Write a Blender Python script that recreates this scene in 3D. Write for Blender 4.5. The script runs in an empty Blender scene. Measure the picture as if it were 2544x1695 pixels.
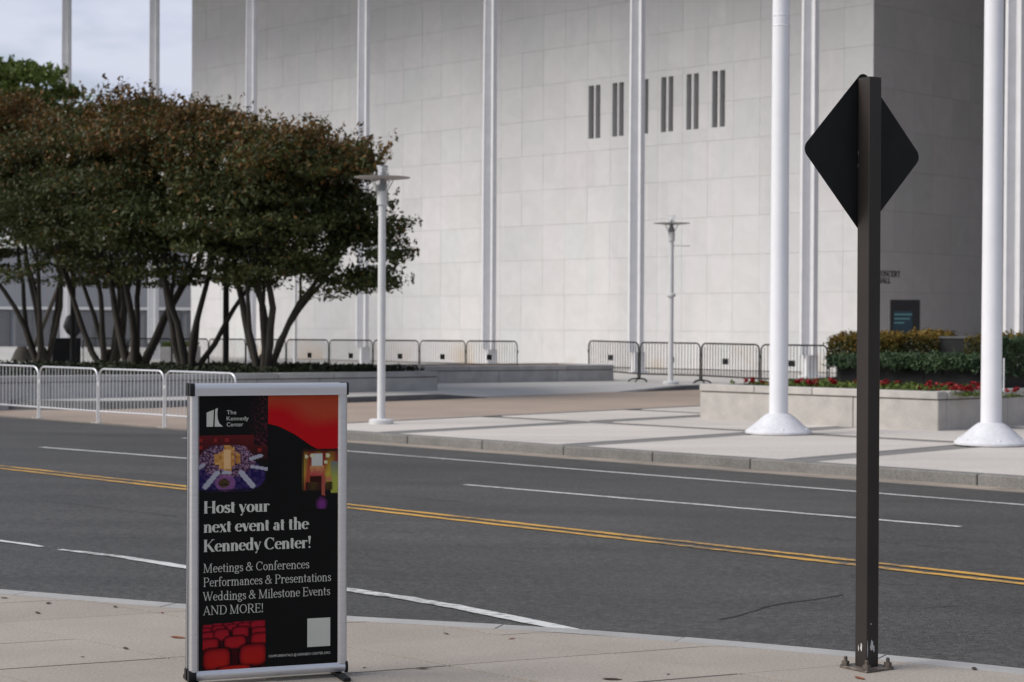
import bpy, math, random
import numpy as np
from mathutils import Matrix, Vector
R = math.radians
random.seed(7); rng = np.random.default_rng(7)
sc = bpy.context.scene
COL = sc.collection

# ------------------------------------------------------------------ camera
F = 4620.0; W0, H0 = 2544.0, 1695.0; EYE = 1.6
cam_d = bpy.data.cameras.new('camera'); cam = bpy.data.objects.new('camera', cam_d); COL.objects.link(cam)
cam_d.sensor_width = 36; cam_d.lens = 36 * F / W0; cam_d.clip_end = 4000; cam_d.clip_start = 0.1
CAMR = (Matrix.Rotation(R(90 - 0.465), 3, 'X') @ Matrix.Rotation(R(0.3), 3, 'Z'))
cam.matrix_world = Matrix.Translation((0, 0, EYE)) @ CAMR.to_4x4()
cam_d.dof.use_dof = True; cam_d.dof.focus_distance = 8.8; cam_d.dof.aperture_fstop = 5.6
sc.camera = cam
# ------------------------------------------------------------------ world and sun
SUN_AZ = (-0.96, -0.28); SUN_EL = 39.0
world = bpy.data.worlds.new('World'); sc.world = world; world.use_nodes = True
wn = world.node_tree; wn.nodes.clear()
wo = wn.nodes.new('ShaderNodeOutputWorld'); bg = wn.nodes.new('ShaderNodeBackground')
sky = wn.nodes.new('ShaderNodeTexSky'); sky.sky_type = 'NISHITA'; sky.sun_disc = False
sky.sun_elevation = R(SUN_EL); sky.sun_rotation = math.atan2(SUN_AZ[0], SUN_AZ[1]); sky.air_density = 1.3; sky.dust_density = 2.0
tc = wn.nodes.new('ShaderNodeTexCoord'); mp = wn.nodes.new('ShaderNodeMapping'); mp.inputs['Scale'].default_value = (1, 1, 3.2)
nz = wn.nodes.new('ShaderNodeTexNoise'); nz.inputs['Scale'].default_value = 5.5; nz.inputs['Detail'].default_value = 5; nz.inputs['Roughness'].default_value = 0.5
cr = wn.nodes.new('ShaderNodeValToRGB'); cr.color_ramp.elements[0].position = 0.40; cr.color_ramp.elements[1].position = 0.58
cr.color_ramp.elements[0].color = (0.15, 0.15, 0.15, 1); cr.color_ramp.elements[1].color = (0.92, 0.92, 0.92, 1)
mx = wn.nodes.new('ShaderNodeMix'); mx.data_type = 'RGBA'
mx.inputs[7].default_value = (5.55, 5.8, 7.0, 1)
n2w = wn.nodes.new('ShaderNodeTexNoise'); n2w.inputs['Scale'].default_value = 11; n2w.inputs['Detail'].default_value = 4; wn.links.new(mp.outputs[0], n2w.inputs['Vector'])
cr2 = wn.nodes.new('ShaderNodeValToRGB'); cr2.color_ramp.elements[0].position = 0.35; cr2.color_ramp.elements[1].position = 0.62
cr2.color_ramp.elements[0].color = (0.58, 0.64, 0.84, 1); cr2.color_ramp.elements[1].color = (0.80, 0.835, 0.98, 1); wn.links.new(n2w.outputs['Fac'], cr2.inputs[0])
sc2 = wn.nodes.new('ShaderNodeVectorMath'); sc2.operation = 'SCALE'; sc2.inputs['Scale'].default_value = 6.9; wn.links.new(cr2.outputs[0], sc2.inputs[0]); wn.links.new(sc2.outputs[0], mx.inputs[7])
wn.links.new(tc.outputs['Generated'], mp.inputs[0]); wn.links.new(mp.outputs[0], nz.inputs['Vector'])
wn.links.new(nz.outputs['Fac'], cr.inputs[0]); wn.links.new(cr.outputs[0], mx.inputs[0])
wn.links.new(sky.outputs[0], mx.inputs[6]); wn.links.new(mx.outputs[2], bg.inputs[0]); wn.links.new(bg.outputs[0], wo.inputs[0])
bg.inputs[1].default_value = 0.09
sd = bpy.data.lights.new('sun', 'SUN'); sd.energy = 2.2; sd.angle = R(32); sd.color = (1.0, 0.955, 0.89)
sun = bpy.data.objects.new('sun', sd); COL.objects.link(sun)
sv = Vector((SUN_AZ[0] * math.cos(R(SUN_EL)), SUN_AZ[1] * math.cos(R(SUN_EL)), math.sin(R(SUN_EL)))).normalized()
sun.rotation_euler = sv.to_track_quat('Z', 'Y').to_euler(); sun.location = (0, 0, 60)
vs = sc.view_settings; vs.view_transform = 'Standard'; vs.look = 'None'; vs.gamma = 1; vs.exposure = 0.49; vs.use_curve_mapping = False
sc.cycles.use_denoising = True

# ------------------------------------------------------------------ placing helpers (plain perspective geometry)
def ray(px, py):
    v = CAMR @ Vector(((px - W0 / 2) / F, -(py - H0 / 2) / F, -1.0)); return v / v.y
def G(px, py, z=0.0):
    v = ray(px, py); t = (z - EYE) / v.z; return Vector((v.x * t, t, z))
def AT(px, py, dist):
    v = ray(px, py); return Vector((v.x * dist, dist, EYE + v.z * dist))
Q = math.sqrt(0.5)
def SD(s, d, z=0.0): return Vector((-Q * s + Q * d, Q * s + Q * d, z))     # along the street, across the street
def dof(p): return Q * (p.x + p.y)
def sof(p): return Q * (p.y - p.x)
def on_d(px, py, d):
    v = ray(px, py); t = d / (Q * (v.x + 1)); return Vector((v.x * t, t, EYE + v.z * t))
def on_s(px, py, s):
    v = ray(px, py); t = s / (Q * (1 - v.x)); return Vector((v.x * t, t, EYE + v.z * t))
def road_z(d): return -0.14 if d < 7.2 else -0.14 - (d - 7.2) * 0.0214
def P1(d): return -0.298 + 0.004 * (d - 22)
def P2(d): return P1(d) + 0.13

# ------------------------------------------------------------------ materials
MATS = {}
def nn(nt, t, **k):
    n = nt.nodes.new(t)
    for a, b in k.items(): setattr(n, a, b)
    return n
def mat(name, col, rough=0.7, var=0.12, scale=8.0, col2=None, bump=0.0, bscale=None, metal=0.0, objvar=0.0, island=0.0, spec=0.5, trans=0.0, coords='Object', stretch=None, detail=6.0, fine=0.0, fscale=200.0):
    if name in MATS: return MATS[name]
    m = bpy.data.materials.new(name); m.use_nodes = True; nt = m.node_tree; b = nt.nodes['Principled BSDF']
    b.inputs['Roughness'].default_value = rough; b.inputs['Metallic'].default_value = metal
    b.inputs['Specular IOR Level'].default_value = spec
    L = nt.links.new
    t = nn(nt, 'ShaderNodeTexCoord'); vec = t.outputs[coords]
    if stretch:
        mpn = nn(nt, 'ShaderNodeMapping'); mpn.inputs['Scale'].default_value = stretch[:3]
        if len(stretch) > 3: mpn.inputs['Rotation'].default_value = (0, 0, stretch[3])
        L(vec, mpn.inputs[0]); vec = mpn.outputs[0]
    n = nn(nt, 'ShaderNodeTexNoise'); n.inputs['Scale'].default_value = scale; n.inputs['Detail'].default_value = detail; n.inputs['Roughness'].default_value = 0.6
    L(vec, n.inputs['Vector'])
    c2 = col2 if col2 else tuple(max(0, c * (1 - 2 * var)) for c in col)
    c1 = col if col2 else tuple(min(1, c * (1 + 2 * var)) for c in col)
    rmp = nn(nt, 'ShaderNodeMapRange'); rmp.inputs['From Min'].default_value = 0.3; rmp.inputs['From Max'].default_value = 0.7
    L(n.outputs['Fac'], rmp.inputs['Value'])
    mxn = nn(nt, 'ShaderNodeMix', data_type='RGBA'); mxn.inputs[6].default_value = (*c2, 1); mxn.inputs[7].default_value = (*c1, 1)
    L(rmp.outputs[0], mxn.inputs[0]); out = mxn.outputs[2]
    if fine > 0:
        n2 = nn(nt, 'ShaderNodeTexNoise'); n2.inputs['Scale'].default_value = fscale; n2.inputs['Detail'].default_value = 2
        L(t.outputs[coords], n2.inputs['Vector'])
        r2 = nn(nt, 'ShaderNodeMapRange'); r2.inputs['From Min'].default_value = 0.3; r2.inputs['From Max'].default_value = 0.7
        r2.inputs['To Min'].default_value = 1 - fine; r2.inputs['To Max'].default_value = 1 + fine
        L(n2.outputs['Fac'], r2.inputs['Value'])
        vm = nn(nt, 'ShaderNodeVectorMath', operation='SCALE'); L(out, vm.inputs[0]); L(r2.outputs[0], vm.inputs['Scale']); out = vm.outputs[0]
    if objvar > 0 or island > 0:
        if objvar > 0:
            oi = nn(nt, 'ShaderNodeObjectInfo'); src = oi.outputs['Random']; k = objvar
        else:
            gi = nn(nt, 'ShaderNodeNewGeometry'); src = gi.outputs['Random Per Island']; k = island
        r3 = nn(nt, 'ShaderNodeMapRange'); r3.inputs['To Min'].default_value = 1 - k; r3.inputs['To Max'].default_value = 1 + k
        L(src, r3.inputs['Value'])
        vm = nn(nt, 'ShaderNodeVectorMath', operation='SCALE'); L(out, vm.inputs[0]); L(r3.outputs[0], vm.inputs['Scale']); out = vm.outputs[0]
    L(out, b.inputs['Base Color'])
    if bump > 0:
        n4 = nn(nt, 'ShaderNodeTexNoise'); n4.inputs['Scale'].default_value = bscale or scale * 6; n4.inputs['Detail'].default_value = 4
        L(t.outputs[coords], n4.inputs['Vector'])
        bp = nn(nt, 'ShaderNodeBump'); bp.inputs['Strength'].default_value = bump; bp.inputs['Distance'].default_value = 0.01
        L(n4.outputs['Fac'], bp.inputs['Height']); L(bp.outputs[0], b.inputs['Normal'])
    if trans > 0:
        tr = nn(nt, 'ShaderNodeBsdfTranslucent'); L(out, tr.inputs[0]); ms = nn(nt, 'ShaderNodeMixShader'); ms.inputs[0].default_value = trans
        L(b.outputs[0], ms.inputs[1]); L(tr.outputs[0], ms.inputs[2]); L(ms.outputs[0], nt.nodes['Material Output'].inputs[0])
    MATS[name] = m; return m

def asphaltm():
    m = bpy.data.materials.new('asphalt'); m.use_nodes = True; nt = m.node_tree; b = nt.nodes['Principled BSDF']; L = nt.links.new
    b.inputs['Roughness'].default_value = 0.62; b.inputs['Specular IOR Level'].default_value = 0.35
    t = nn(nt, 'ShaderNodeTexCoord').outputs['Object']
    def noise(scale, detail, lo, hi, a_, b_, mapping=None, rough=.6):
        v = t
        if mapping:
            mp_ = nn(nt, 'ShaderNodeMapping'); mp_.inputs['Rotation'].default_value = (0, 0, R(45)); mp_.inputs['Scale'].default_value = mapping; L(t, mp_.inputs[0]); v = mp_.outputs[0]
        n = nn(nt, 'ShaderNodeTexNoise'); n.inputs['Scale'].default_value = scale; n.inputs['Detail'].default_value = detail; n.inputs['Roughness'].default_value = rough; L(v, n.inputs['Vector'])
        r = nn(nt, 'ShaderNodeMapRange'); r.inputs['From Min'].default_value = lo; r.inputs['From Max'].default_value = hi; r.inputs['To Min'].default_value = a_; r.inputs['To Max'].default_value = b_; L(n.outputs['Fac'], r.inputs['Value']); return r.outputs[0]
    fs = [noise(0.22, 4, .3, .7, .82, 1.18), noise(0.6, 4, .3, .7, .83, 1.15, (0.06, 1.6, 1)), noise(2.2, 6, .3, .7, .90, 1.10, (0.25, 1, 1)),
          noise(62, 3, .30, .70, .50, 1.55, None, .7), noise(20, 3, .34, .66, .70, 1.38), noise(0.9, 5, .60, .72, 1.0, .74), noise(150, 1, .62, .70, 1.0, 2.0)]
    cur = None
    for f in fs:
        if cur is None: cur = f
        else:
            mu = nn(nt, 'ShaderNodeMath', operation='MULTIPLY'); L(cur, mu.inputs[0]); L(f, mu.inputs[1]); cur = mu.outputs[0]
    vm = nn(nt, 'ShaderNodeVectorMath', operation='SCALE'); vm.inputs[0].default_value = (0.0545, 0.0523, 0.0488); L(cur, vm.inputs['Scale']); L(vm.outputs[0], b.inputs['Base Color'])
    n4 = nn(nt, 'ShaderNodeTexNoise'); n4.inputs['Scale'].default_value = 75; n4.inputs['Detail'].default_value = 4; L(t, n4.inputs['Vector'])
    bp = nn(nt, 'ShaderNodeBump'); bp.inputs['Strength'].default_value = 0.7; bp.inputs['Distance'].default_value = 0.01; L(n4.outputs['Fac'], bp.inputs['Height']); L(bp.outputs[0], b.inputs['Normal'])
    return m
ASPHALT = asphaltm()
PAINT_W = mat('road_paint_white', (0.62, 0.62, 0.60), 0.7, scale=14, col2=(0.36, 0.36, 0.35), fine=0.3, fscale=60)
PAINT_Y = mat('road_paint_yellow', (0.66, 0.36, 0.05), 0.7, scale=14, col2=(0.38, 0.22, 0.05), fine=0.3, fscale=60)
def paintm(name, col, lo, hi):
    m = bpy.data.materials.new(name); m.use_nodes = True; nt = m.node_tree; b = nt.nodes['Principled BSDF']; L = nt.links.new; b.inputs['Roughness'].default_value = 0.75
    t = nn(nt, 'ShaderNodeTexCoord'); mpn = nn(nt, 'ShaderNodeMapping'); mpn.inputs['Rotation'].default_value = (0, 0, R(45)); mpn.inputs['Scale'].default_value = (0.35, 1, 1); L(t.outputs['Object'], mpn.inputs[0])
    n = nn(nt, 'ShaderNodeTexNoise'); n.inputs['Scale'].default_value = 26; n.inputs['Detail'].default_value = 8; n.inputs['Roughness'].default_value = 0.72; L(mpn.outputs[0], n.inputs['Vector'])
    n2 = nn(nt, 'ShaderNodeTexNoise'); n2.inputs['Scale'].default_value = 0.9; n2.inputs['Detail'].default_value = 2; L(t.outputs['Object'], n2.inputs['Vector'])
    ad = nn(nt, 'ShaderNodeMath', operation='MULTIPLY_ADD'); L(n2.outputs['Fac'], ad.inputs[0]); ad.inputs[1].default_value = 0.45; L(n.outputs['Fac'], ad.inputs[2])
    r = nn(nt, 'ShaderNodeMapRange'); r.inputs['From Min'].default_value = lo; r.inputs['From Max'].default_value = hi; L(ad.outputs[0], r.inputs['Value'])
    mx_ = nn(nt, 'ShaderNodeMix', data_type='RGBA'); mx_.inputs[6].default_value = (0.09, 0.086, 0.08, 1); mx_.inputs[7].default_value = (*col, 1); L(r.outputs[0], mx_.inputs[0]); L(mx_.outputs[2], b.inputs['Base Color']); return m
PAINT_W = paintm('worn_white_paint', (0.58, 0.58, 0.56), 0.57, 0.70); PAINT_Y = paintm('worn_yellow_paint', (0.60, 0.33, 0.055), 0.61, 0.76)
TAR = mat('tar_seam', (0.035, 0.035, 0.035), 0.8, scale=5, bump=0.3)
SLAB = mat('concrete_slab', (0.345, 0.303, 0.258), 0.85, scale=1.2, col2=(0.29, 0.252, 0.212), bump=0.2, bscale=120, objvar=0.055, fine=0.16, fscale=70)
GROUT = mat('dark_joint', (0.075, 0.068, 0.06), 0.9)
KERB = mat('kerb_granite', (0.37, 0.36, 0.345), 0.8, scale=3, col2=(0.29, 0.282, 0.27), fine=0.15, fscale=150, objvar=0.06)
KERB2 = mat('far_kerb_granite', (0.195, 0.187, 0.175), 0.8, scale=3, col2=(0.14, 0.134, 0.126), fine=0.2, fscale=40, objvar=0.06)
GUTTER = mat('gutter_concrete', (0.36, 0.30, 0.24), 0.85, scale=1.4, col2=(0.17, 0.145, 0.12), detail=8)
PLAZA = mat('plaza_concrete', (0.57, 0.525, 0.48), 0.8, scale=0.5, col2=(0.455, 0.42, 0.385), objvar=0.05, fine=0.07, fscale=18, stretch=(0.4, 1.6, 1, R(45)), detail=9)
BAND = mat('granite_band', (0.205, 0.195, 0.185), 0.75, scale=3, col2=(0.165, 0.157, 0.149))
TAN = mat('tan_concrete', (0.36, 0.285, 0.23), 0.85, scale=0.6, col2=(0.30, 0.24, 0.195), fine=0.08, fscale=50)
TERR = mat('terrace_concrete', (0.50, 0.485, 0.465), 0.8, scale=0.6, col2=(0.43, 0.415, 0.40))
TKERB = mat('terrace_kerb_granite', (0.15, 0.155, 0.16), 0.75, scale=3, col2=(0.10, 0.105, 0.11), objvar=0.05)
GRASS = mat('ground_soil', (0.06, 0.07, 0.04), 0.95, scale=0.3)
WHITEP = mat('white_gloss_paint', (0.72, 0.72, 0.75), 0.35, var=0.02, scale=2, spec=0.4)
WHITEP2 = mat('white_weathered_paint', (0.60, 0.60, 0.60), 0.45, var=0.03, scale=5)
COLP = mat('column_paint', (0.64, 0.64, 0.66), 0.45, var=0.03, scale=2)
GALV = mat('galvanised_steel', (0.66, 0.66, 0.68), 0.38, var=0.06, scale=20, metal=0.55)
BLACKM = mat('black_powder_coat', (0.014, 0.014, 0.014), 0.6, var=0.1, spec=0.2)
ALU = mat('brushed_aluminium', (0.56, 0.56, 0.58), 0.34, var=0.03, scale=4, metal=0.65, stretch=(1, 1, 30))
PLASTIC = mat('black_plastic', (0.012, 0.012, 0.013), 0.5, var=0.05, spec=0.2)
BROWN = mat('dark_bronze_paint', (0.034, 0.028, 0.025), 0.42, scale=3, col2=(0.026, 0.022, 0.020), spec=0.25)
SIGNB = mat('black_sign_back', (0.013, 0.013, 0.013), 0.6, var=0.1, spec=0.15)
STEEL = mat('weathered_steel', (0.20, 0.175, 0.15), 0.6, scale=30, col2=(0.075, 0.055, 0.045), metal=0.4)
GRAN_L = mat('light_granite', (0.47, 0.44, 0.405), 0.7, scale=3.2, col2=(0.36, 0.34, 0.32), objvar=0.06, fine=0.08, fscale=70)
GRAN_G = mat('grey_granite', (0.40, 0.39, 0.385), 0.7, scale=2.2, col2=(0.29, 0.283, 0.28), objvar=0.10, fine=0.08, fscale=60)
BLACKG = mat('black_granite', (0.016, 0.016, 0.017), 0.6, var=0.15, scale=2, spec=0.2)
CONCB = mat('dark_concrete', (0.085, 0.085, 0.085), 0.8, var=0.1, scale=3)
GLASSD = mat('dark_glazing', (0.008, 0.008, 0.009), 0.08, var=0.05)
SLOTM = mat('bronze_glazing', (0.018, 0.015, 0.013), 0.5, var=0.15, scale=3, spec=0.15)
SOIL = mat('soil', (0.03, 0.025, 0.018), 0.95, scale=6)
BARK = mat('bark', (0.045, 0.036, 0.028), 0.85, scale=9, col2=(0.022, 0.019, 0.015), bump=0.3, stretch=(1, 1, 0.25))
LEAF_G = mat('leaf_green', (0.060, 0.070, 0.017), 0.6, scale=0.8, col2=(0.032, 0.043, 0.012), island=0.45, trans=0.22, spec=0.3)
LEAF_B = mat('leaf_bronze', (0.165, 0.076, 0.020), 0.6, scale=0.9, col2=(0.075, 0.052, 0.014), island=0.45, trans=0.22, spec=0.3)
LEAF_T = mat('leaf_bright', (0.12, 0.155, 0.03), 0.6, scale=1.5, col2=(0.055, 0.09, 0.018), island=0.4, trans=0.25, spec=0.3)
JUNI = mat('juniper', (0.072, 0.110, 0.050), 0.7, scale=2.5, col2=(0.022, 0.042, 0.024), island=0.5, trans=0.1, spec=0.2)
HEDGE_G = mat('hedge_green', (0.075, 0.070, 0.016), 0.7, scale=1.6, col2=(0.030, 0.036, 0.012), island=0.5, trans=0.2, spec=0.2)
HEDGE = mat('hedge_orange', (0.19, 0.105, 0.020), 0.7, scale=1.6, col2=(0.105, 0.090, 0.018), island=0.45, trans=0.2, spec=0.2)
COVER = mat('ground_cover_leaf', (0.020, 0.026, 0.012), 0.7, scale=1, island=0.5, trans=0.1, spec=0.2)
RED = mat('red_petal', (0.27, 0.004, 0.008), 0.5, var=0.2, scale=20, island=0.35, trans=0.15)
GAPFLECK = mat('pale_gap_fleck', (0.62, 0.60, 0.55), 0.7, var=0.05, trans=0.2)  # pale colour standing in for bright gaps in the crowns, plus few seed heads
ROOFM = mat('white_roof', (0.26, 0.26, 0.26), 0.6, var=0.04, scale=0.5)
FARB = mat('far_building_wall', (0.20, 0.21, 0.24), 0.8, var=0.05, scale=0.2)
FARD = mat('far_building_band', (0.17, 0.175, 0.19), 0.8, var=0.05, scale=0.2)
FARL = mat('far_building_trim', (0.50, 0.51, 0.53), 0.8, var=0.03)
BLACKINK = mat('poster_black', (0.0075, 0.0075, 0.0075), 0.5, var=0.05, spec=0.06)
INK = mat('poster_pale_ink', (0.50, 0.50, 0.45), 0.4, var=0.02, spec=0.3)
LETTER = mat('dark_bronze_letter', (0.02, 0.02, 0.02), 0.5, var=0.05)

def marble():
    m = bpy.data.materials.new('white_marble_panel'); m.use_nodes = True; nt = m.node_tree; L = nt.links.new
    b = nt.nodes['Principled BSDF']; b.inputs['Roughness'].default_value = 0.6
    oi = nn(nt, 'ShaderNodeObjectInfo'); gi = nn(nt, 'ShaderNodeNewGeometry')
    add = nn(nt, 'ShaderNodeMath', operation='ADD'); L(oi.outputs['Random'], add.inputs[0]); L(gi.outputs['Random Per Island'], add.inputs[1])
    fr = nn(nt, 'ShaderNodeMath', operation='FRACT'); L(add.outputs[0], fr.inputs[0])
    ramp = nn(nt, 'ShaderNodeValToRGB'); e = ramp.color_ramp.elements
    e[0].position = 0; e[0].color = (0.582, 0.574, 0.576, 1); e[1].position = 1; e[1].color = (0.634, 0.619, 0.625, 1)
    for p, c in ((0.2, (0.596, 0.602, 0.604)), (0.4, (0.616, 0.600, 0.606)), (0.6, (0.604, 0.602, 0.606)), (0.8, (0.624, 0.614, 0.618))):
        k = e.new(p); k.color = (*c, 1)
    L(fr.outputs[0], ramp.inputs[0])
    n = nn(nt, 'ShaderNodeTexNoise'); n.inputs['Scale'].default_value = 1.1; n.inputs['Detail'].default_value = 7; n.inputs['Roughness'].default_value = 0.65; n.inputs['Distortion'].default_value = 0.8
    L(gi.outputs['Position'], n.inputs['Vector'])
    r = nn(nt, 'ShaderNodeMapRange'); r.inputs['From Min'].default_value = 0.25; r.inputs['From Max'].default_value = 0.75; r.inputs['To Min'].default_value = 0.92; r.inputs['To Max'].default_value = 1.05
    L(n.outputs['Fac'], r.inputs['Value'])
    sca = nn(nt, 'ShaderNodeVectorMath', operation='SCALE'); L(ramp.outputs[0], sca.inputs[0]); L(r.outputs[0], sca.inputs['Scale'])
    # rust-coloured seepage stains low on the wall
    sp = nn(nt, 'ShaderNodeSeparateXYZ'); L(gi.outputs['Position'], sp.inputs[0])
    h = nn(nt, 'ShaderNodeMapRange'); h.inputs['From Min'].default_value = 1.1; h.inputs['From Max'].default_value = -0.1; L(sp.outputs['Z'], h.inputs['Value'])
    n2 = nn(nt, 'ShaderNodeTexNoise'); n2.inputs['Scale'].default_value = 0.45; n2.inputs['Detail'].default_value = 5; L(gi.outputs['Position'], n2.inputs['Vector'])
    r2 = nn(nt, 'ShaderNodeMapRange'); r2.inputs['From Min'].default_value = 0.50; r2.inputs['From Max'].default_value = 0.68; L(n2.outputs['Fac'], r2.inputs['Value'])
    mu = nn(nt, 'ShaderNodeMath', operation='MULTIPLY'); L(h.outputs[0], mu.inputs[0]); L(r2.outputs[0], mu.inputs[1])
    mu2 = nn(nt, 'ShaderNodeMath', operation='MULTIPLY'); L(mu.outputs[0], mu2.inputs[0]); mu2.inputs[1].default_value = 0.7
    mix = nn(nt, 'ShaderNodeMix', data_type='RGBA'); L(mu2.outputs[0], mix.inputs[0]); L(sca.outputs[0], mix.inputs[6]); mix.inputs[7].default_value = (0.50, 0.36, 0.20, 1)
    L(mix.outputs[2], b.inputs['Base Color']); return m
MARBLE = marble()
def glassm():
    m = bpy.data.materials.new('lamp_glass'); m.use_nodes = True; b = m.node_tree.nodes['Principled BSDF']
    b.inputs['Base Color'].default_value = (0.9, 0.92, 0.95, 1); b.inputs['Roughness'].default_value = 0.06; b.inputs['IOR'].default_value = 1.08
    b.inputs['Transmission Weight'].default_value = 0.85
    return m
LGLASS = glassm()
def printm():
    m = bpy.data.materials.new('printed_ink'); m.use_nodes = True; nt = m.node_tree; b = nt.nodes['Principled BSDF']
    a = nn(nt, 'ShaderNodeVertexColor', layer_name='ink'); nt.links.new(a.outputs[0], b.inputs['Base Color']); b.inputs['Roughness'].default_value = 0.5; b.inputs['Specular IOR Level'].default_value = 0.06
    return m
PRINT = printm()

# ------------------------------------------------------------------ mesh helpers
class MB:
    def __init__(s): s.v = []; s.f = []; s.m = []
    def add(s, vs_, fs, mi=0):
        o = len(s.v); s.v += [tuple(v) for v in vs_]; s.f += [tuple(i + o for i in f) for f in fs]; s.m += [mi] * len(fs); return s
    def box(s, lo, hi, mi=0):
        (a, b, c), (d, e, f) = lo, hi
        return s.add([(a, b, c), (d, b, c), (d, e, c), (a, e, c), (a, b, f), (d, b, f), (d, e, f), (a, e, f)],
                     [(0, 3, 2, 1), (4, 5, 6, 7), (0, 1, 5, 4), (1, 2, 6, 5), (2, 3, 7, 6), (3, 0, 4, 7)], mi)
    def prism(s, pts, z0, z1, mi=0):
        n = len(pts); zz0 = z0 if callable(z0) else (lambda p: z0); zz1 = z1 if callable(z1) else (lambda p: z1)
        vs_ = [(p[0], p[1], zz0(p)) for p in pts] + [(p[0], p[1], zz1(p)) for p in pts]
        fs = [tuple(range(n - 1, -1, -1)), tuple(range(n, 2 * n))] + [(i, (i + 1) % n, n + (i + 1) % n, n + i) for i in range(n)]
        return s.add(vs_, fs, mi)
    def tube(s, path, rad, n=8, cap=True, mi=0):
        path = [Vector(p) for p in path]; k = len(path)
        rs = rad if hasattr(rad, '__len__') else [rad] * k
        ref = None; rings = []
        for i, p in enumerate(path):
            t = (path[min(i + 1, k - 1)] - path[max(i - 1, 0)]).normalized()
            if ref is None: ref = Vector((1, 0, 0)) if abs(t.x) < 0.8 else Vector((0, 1, 0))
            a = (ref - t * ref.dot(t)).normalized(); ref = a; b = t.cross(a)
            rings.append([p + (a * math.cos(2 * math.pi * j / n) + b * math.sin(2 * math.pi * j / n)) * rs[i] for j in range(n)])
        vs_ = [v for r_ in rings for v in r_]
        fs = [(i * n + j, i * n + (j + 1) % n, (i + 1) * n + (j + 1) % n, (i + 1) * n + j) for i in range(k - 1) for j in range(n)]
        if cap: fs += [tuple(range(n - 1, -1, -1)), tuple((k - 1) * n + j for j in range(n))]
        return s.add(vs_, fs, mi)
    def lathe(s, prof, n=24, c=(0, 0), mi=0):
        vs_ = []; k = len(prof)
        for r_, z in prof: vs_ += [(c[0] + r_ * math.cos(2 * math.pi * j / n), c[1] + r_ * math.sin(2 * math.pi * j / n), z) for j in range(n)]
        fs = [(i * n + j, i * n + (j + 1) % n, (i + 1) * n + (j + 1) % n, (i + 1) * n + j) for i in range(k - 1) for j in range(n)]
        fs += [tuple(range(n - 1, -1, -1)), tuple((k - 1) * n + j for j in range(n))]
        return s.add(vs_, fs, mi)
    def mesh(s, name, mats, smooth=False):
        me = bpy.data.meshes.new(name); me.from_pydata(s.v, [], s.f)
        for m in (mats if isinstance(mats, (list, tuple)) else [mats]): me.materials.append(m)
        if any(s.m): me.polygons.foreach_set('material_index', s.m)
        if smooth: me.polygons.foreach_set('use_smooth', [True] * len(me.polygons))
        me.update(); return me
    def obj(s, name, mats, parent=None, smooth=False):
        return link(name, s.mesh(name, mats, smooth), parent)
def link(name, me, parent=None, loc=None, rot=None):
    o = bpy.data.objects.new(name, me); COL.objects.link(o)
    if parent is not None: o.parent = parent
    if loc is not None: o.location = loc
    if rot is not None: o.rotation_euler = rot
    return o
def soften(me, ang=40):
    import bmesh
    bm = bmesh.new(); bm.from_mesh(me)
    for f in bm.faces: f.smooth = True
    for e in bm.edges: e.smooth = len(e.link_faces) == 2 and e.calc_face_angle(0) < R(ang)
    bm.to_mesh(me); bm.free(); return me
def bevel(me, w, seg=2):
    import bmesh
    bm = bmesh.new(); bm.from_mesh(me)
    bmesh.ops.bevel(bm, geom=list(bm.edges), offset=w, segments=seg, profile=0.5, affect='EDGES', clamp_overlap=True)
    bm.to_mesh(me); bm.free(); return me
def thing(name, label, cat, loc=(0, 0, 0), rz=0.0, group=None):
    o = bpy.data.objects.new(name, None); COL.objects.link(o); o.location = loc; o.rotation_euler = (0, 0, rz)
    return tag(o, label, cat, group)
def tag(o, label=None, cat=None, group=None, kind=None):
    if label: o['label'] = label
    if cat: o['category'] = cat
    if group: o['group'] = group
    if kind: o['kind'] = kind
    return o
def copy_tree(o, parent=None):
    c = o.copy(); COL.objects.link(c); c.parent = parent
    for ch in [x for x in KIDS.get(o.name, o.children)]: copy_tree(ch, c)
    return c
KIDS = {}
def leaves_mesh(name, cen, size, mats, midx=None, up=0.35, aspect=0.5):
    """many leaf-sized rhombic faces, one mesh"""
    n = len(cen); d = rng.normal(size=(n, 3)); d /= np.linalg.norm(d, axis=1)[:, None]
    nrm = rng.normal(size=(n, 3)); nrm[:, 2] += up * 3; b = np.cross(nrm, d); b /= np.linalg.norm(b, axis=1)[:, None] + 1e-9
    sz = (size * (0.5 + 1.1 * rng.random(n) ** 1.5))[:, None] if np.isscalar(size) else size[:, None]
    v = np.empty((n, 4, 3)); v[:, 0] = cen - d * sz * 0.5; v[:, 1] = cen + b * sz * 0.5 * aspect; v[:, 2] = cen + d * sz * 0.5; v[:, 3] = cen - b * sz * 0.5 * aspect
    me = bpy.data.meshes.new(name); me.vertices.add(4 * n); me.vertices.foreach_set('co', v.ravel())
    me.loops.add(4 * n); me.loops.foreach_set('vertex_index', np.arange(4 * n, dtype=np.int32))
    me.polygons.add(n); me.polygons.foreach_set('loop_start', np.arange(0, 4 * n, 4, dtype=np.int32)); me.polygons.foreach_set('loop_total', np.full(n, 4, dtype=np.int32))
    for m in (mats if isinstance(mats, (list, tuple)) else [mats]): me.materials.append(m)
    if midx is not None: me.polygons.foreach_set('material_index', midx.astype(np.int32))
    me.update(calc_edges=True); me.validate(); return me

# ================================================================== THE SETTING
g = MB(); g.add([(-1500, -1500, -0.75), (1500, -1500, -0.75), (1500, 1500, -0.75), (-1500, 1500, -0.75)], [(0, 1, 2, 3)])
tag(g.obj('ground', GRASS), kind='structure')
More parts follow.
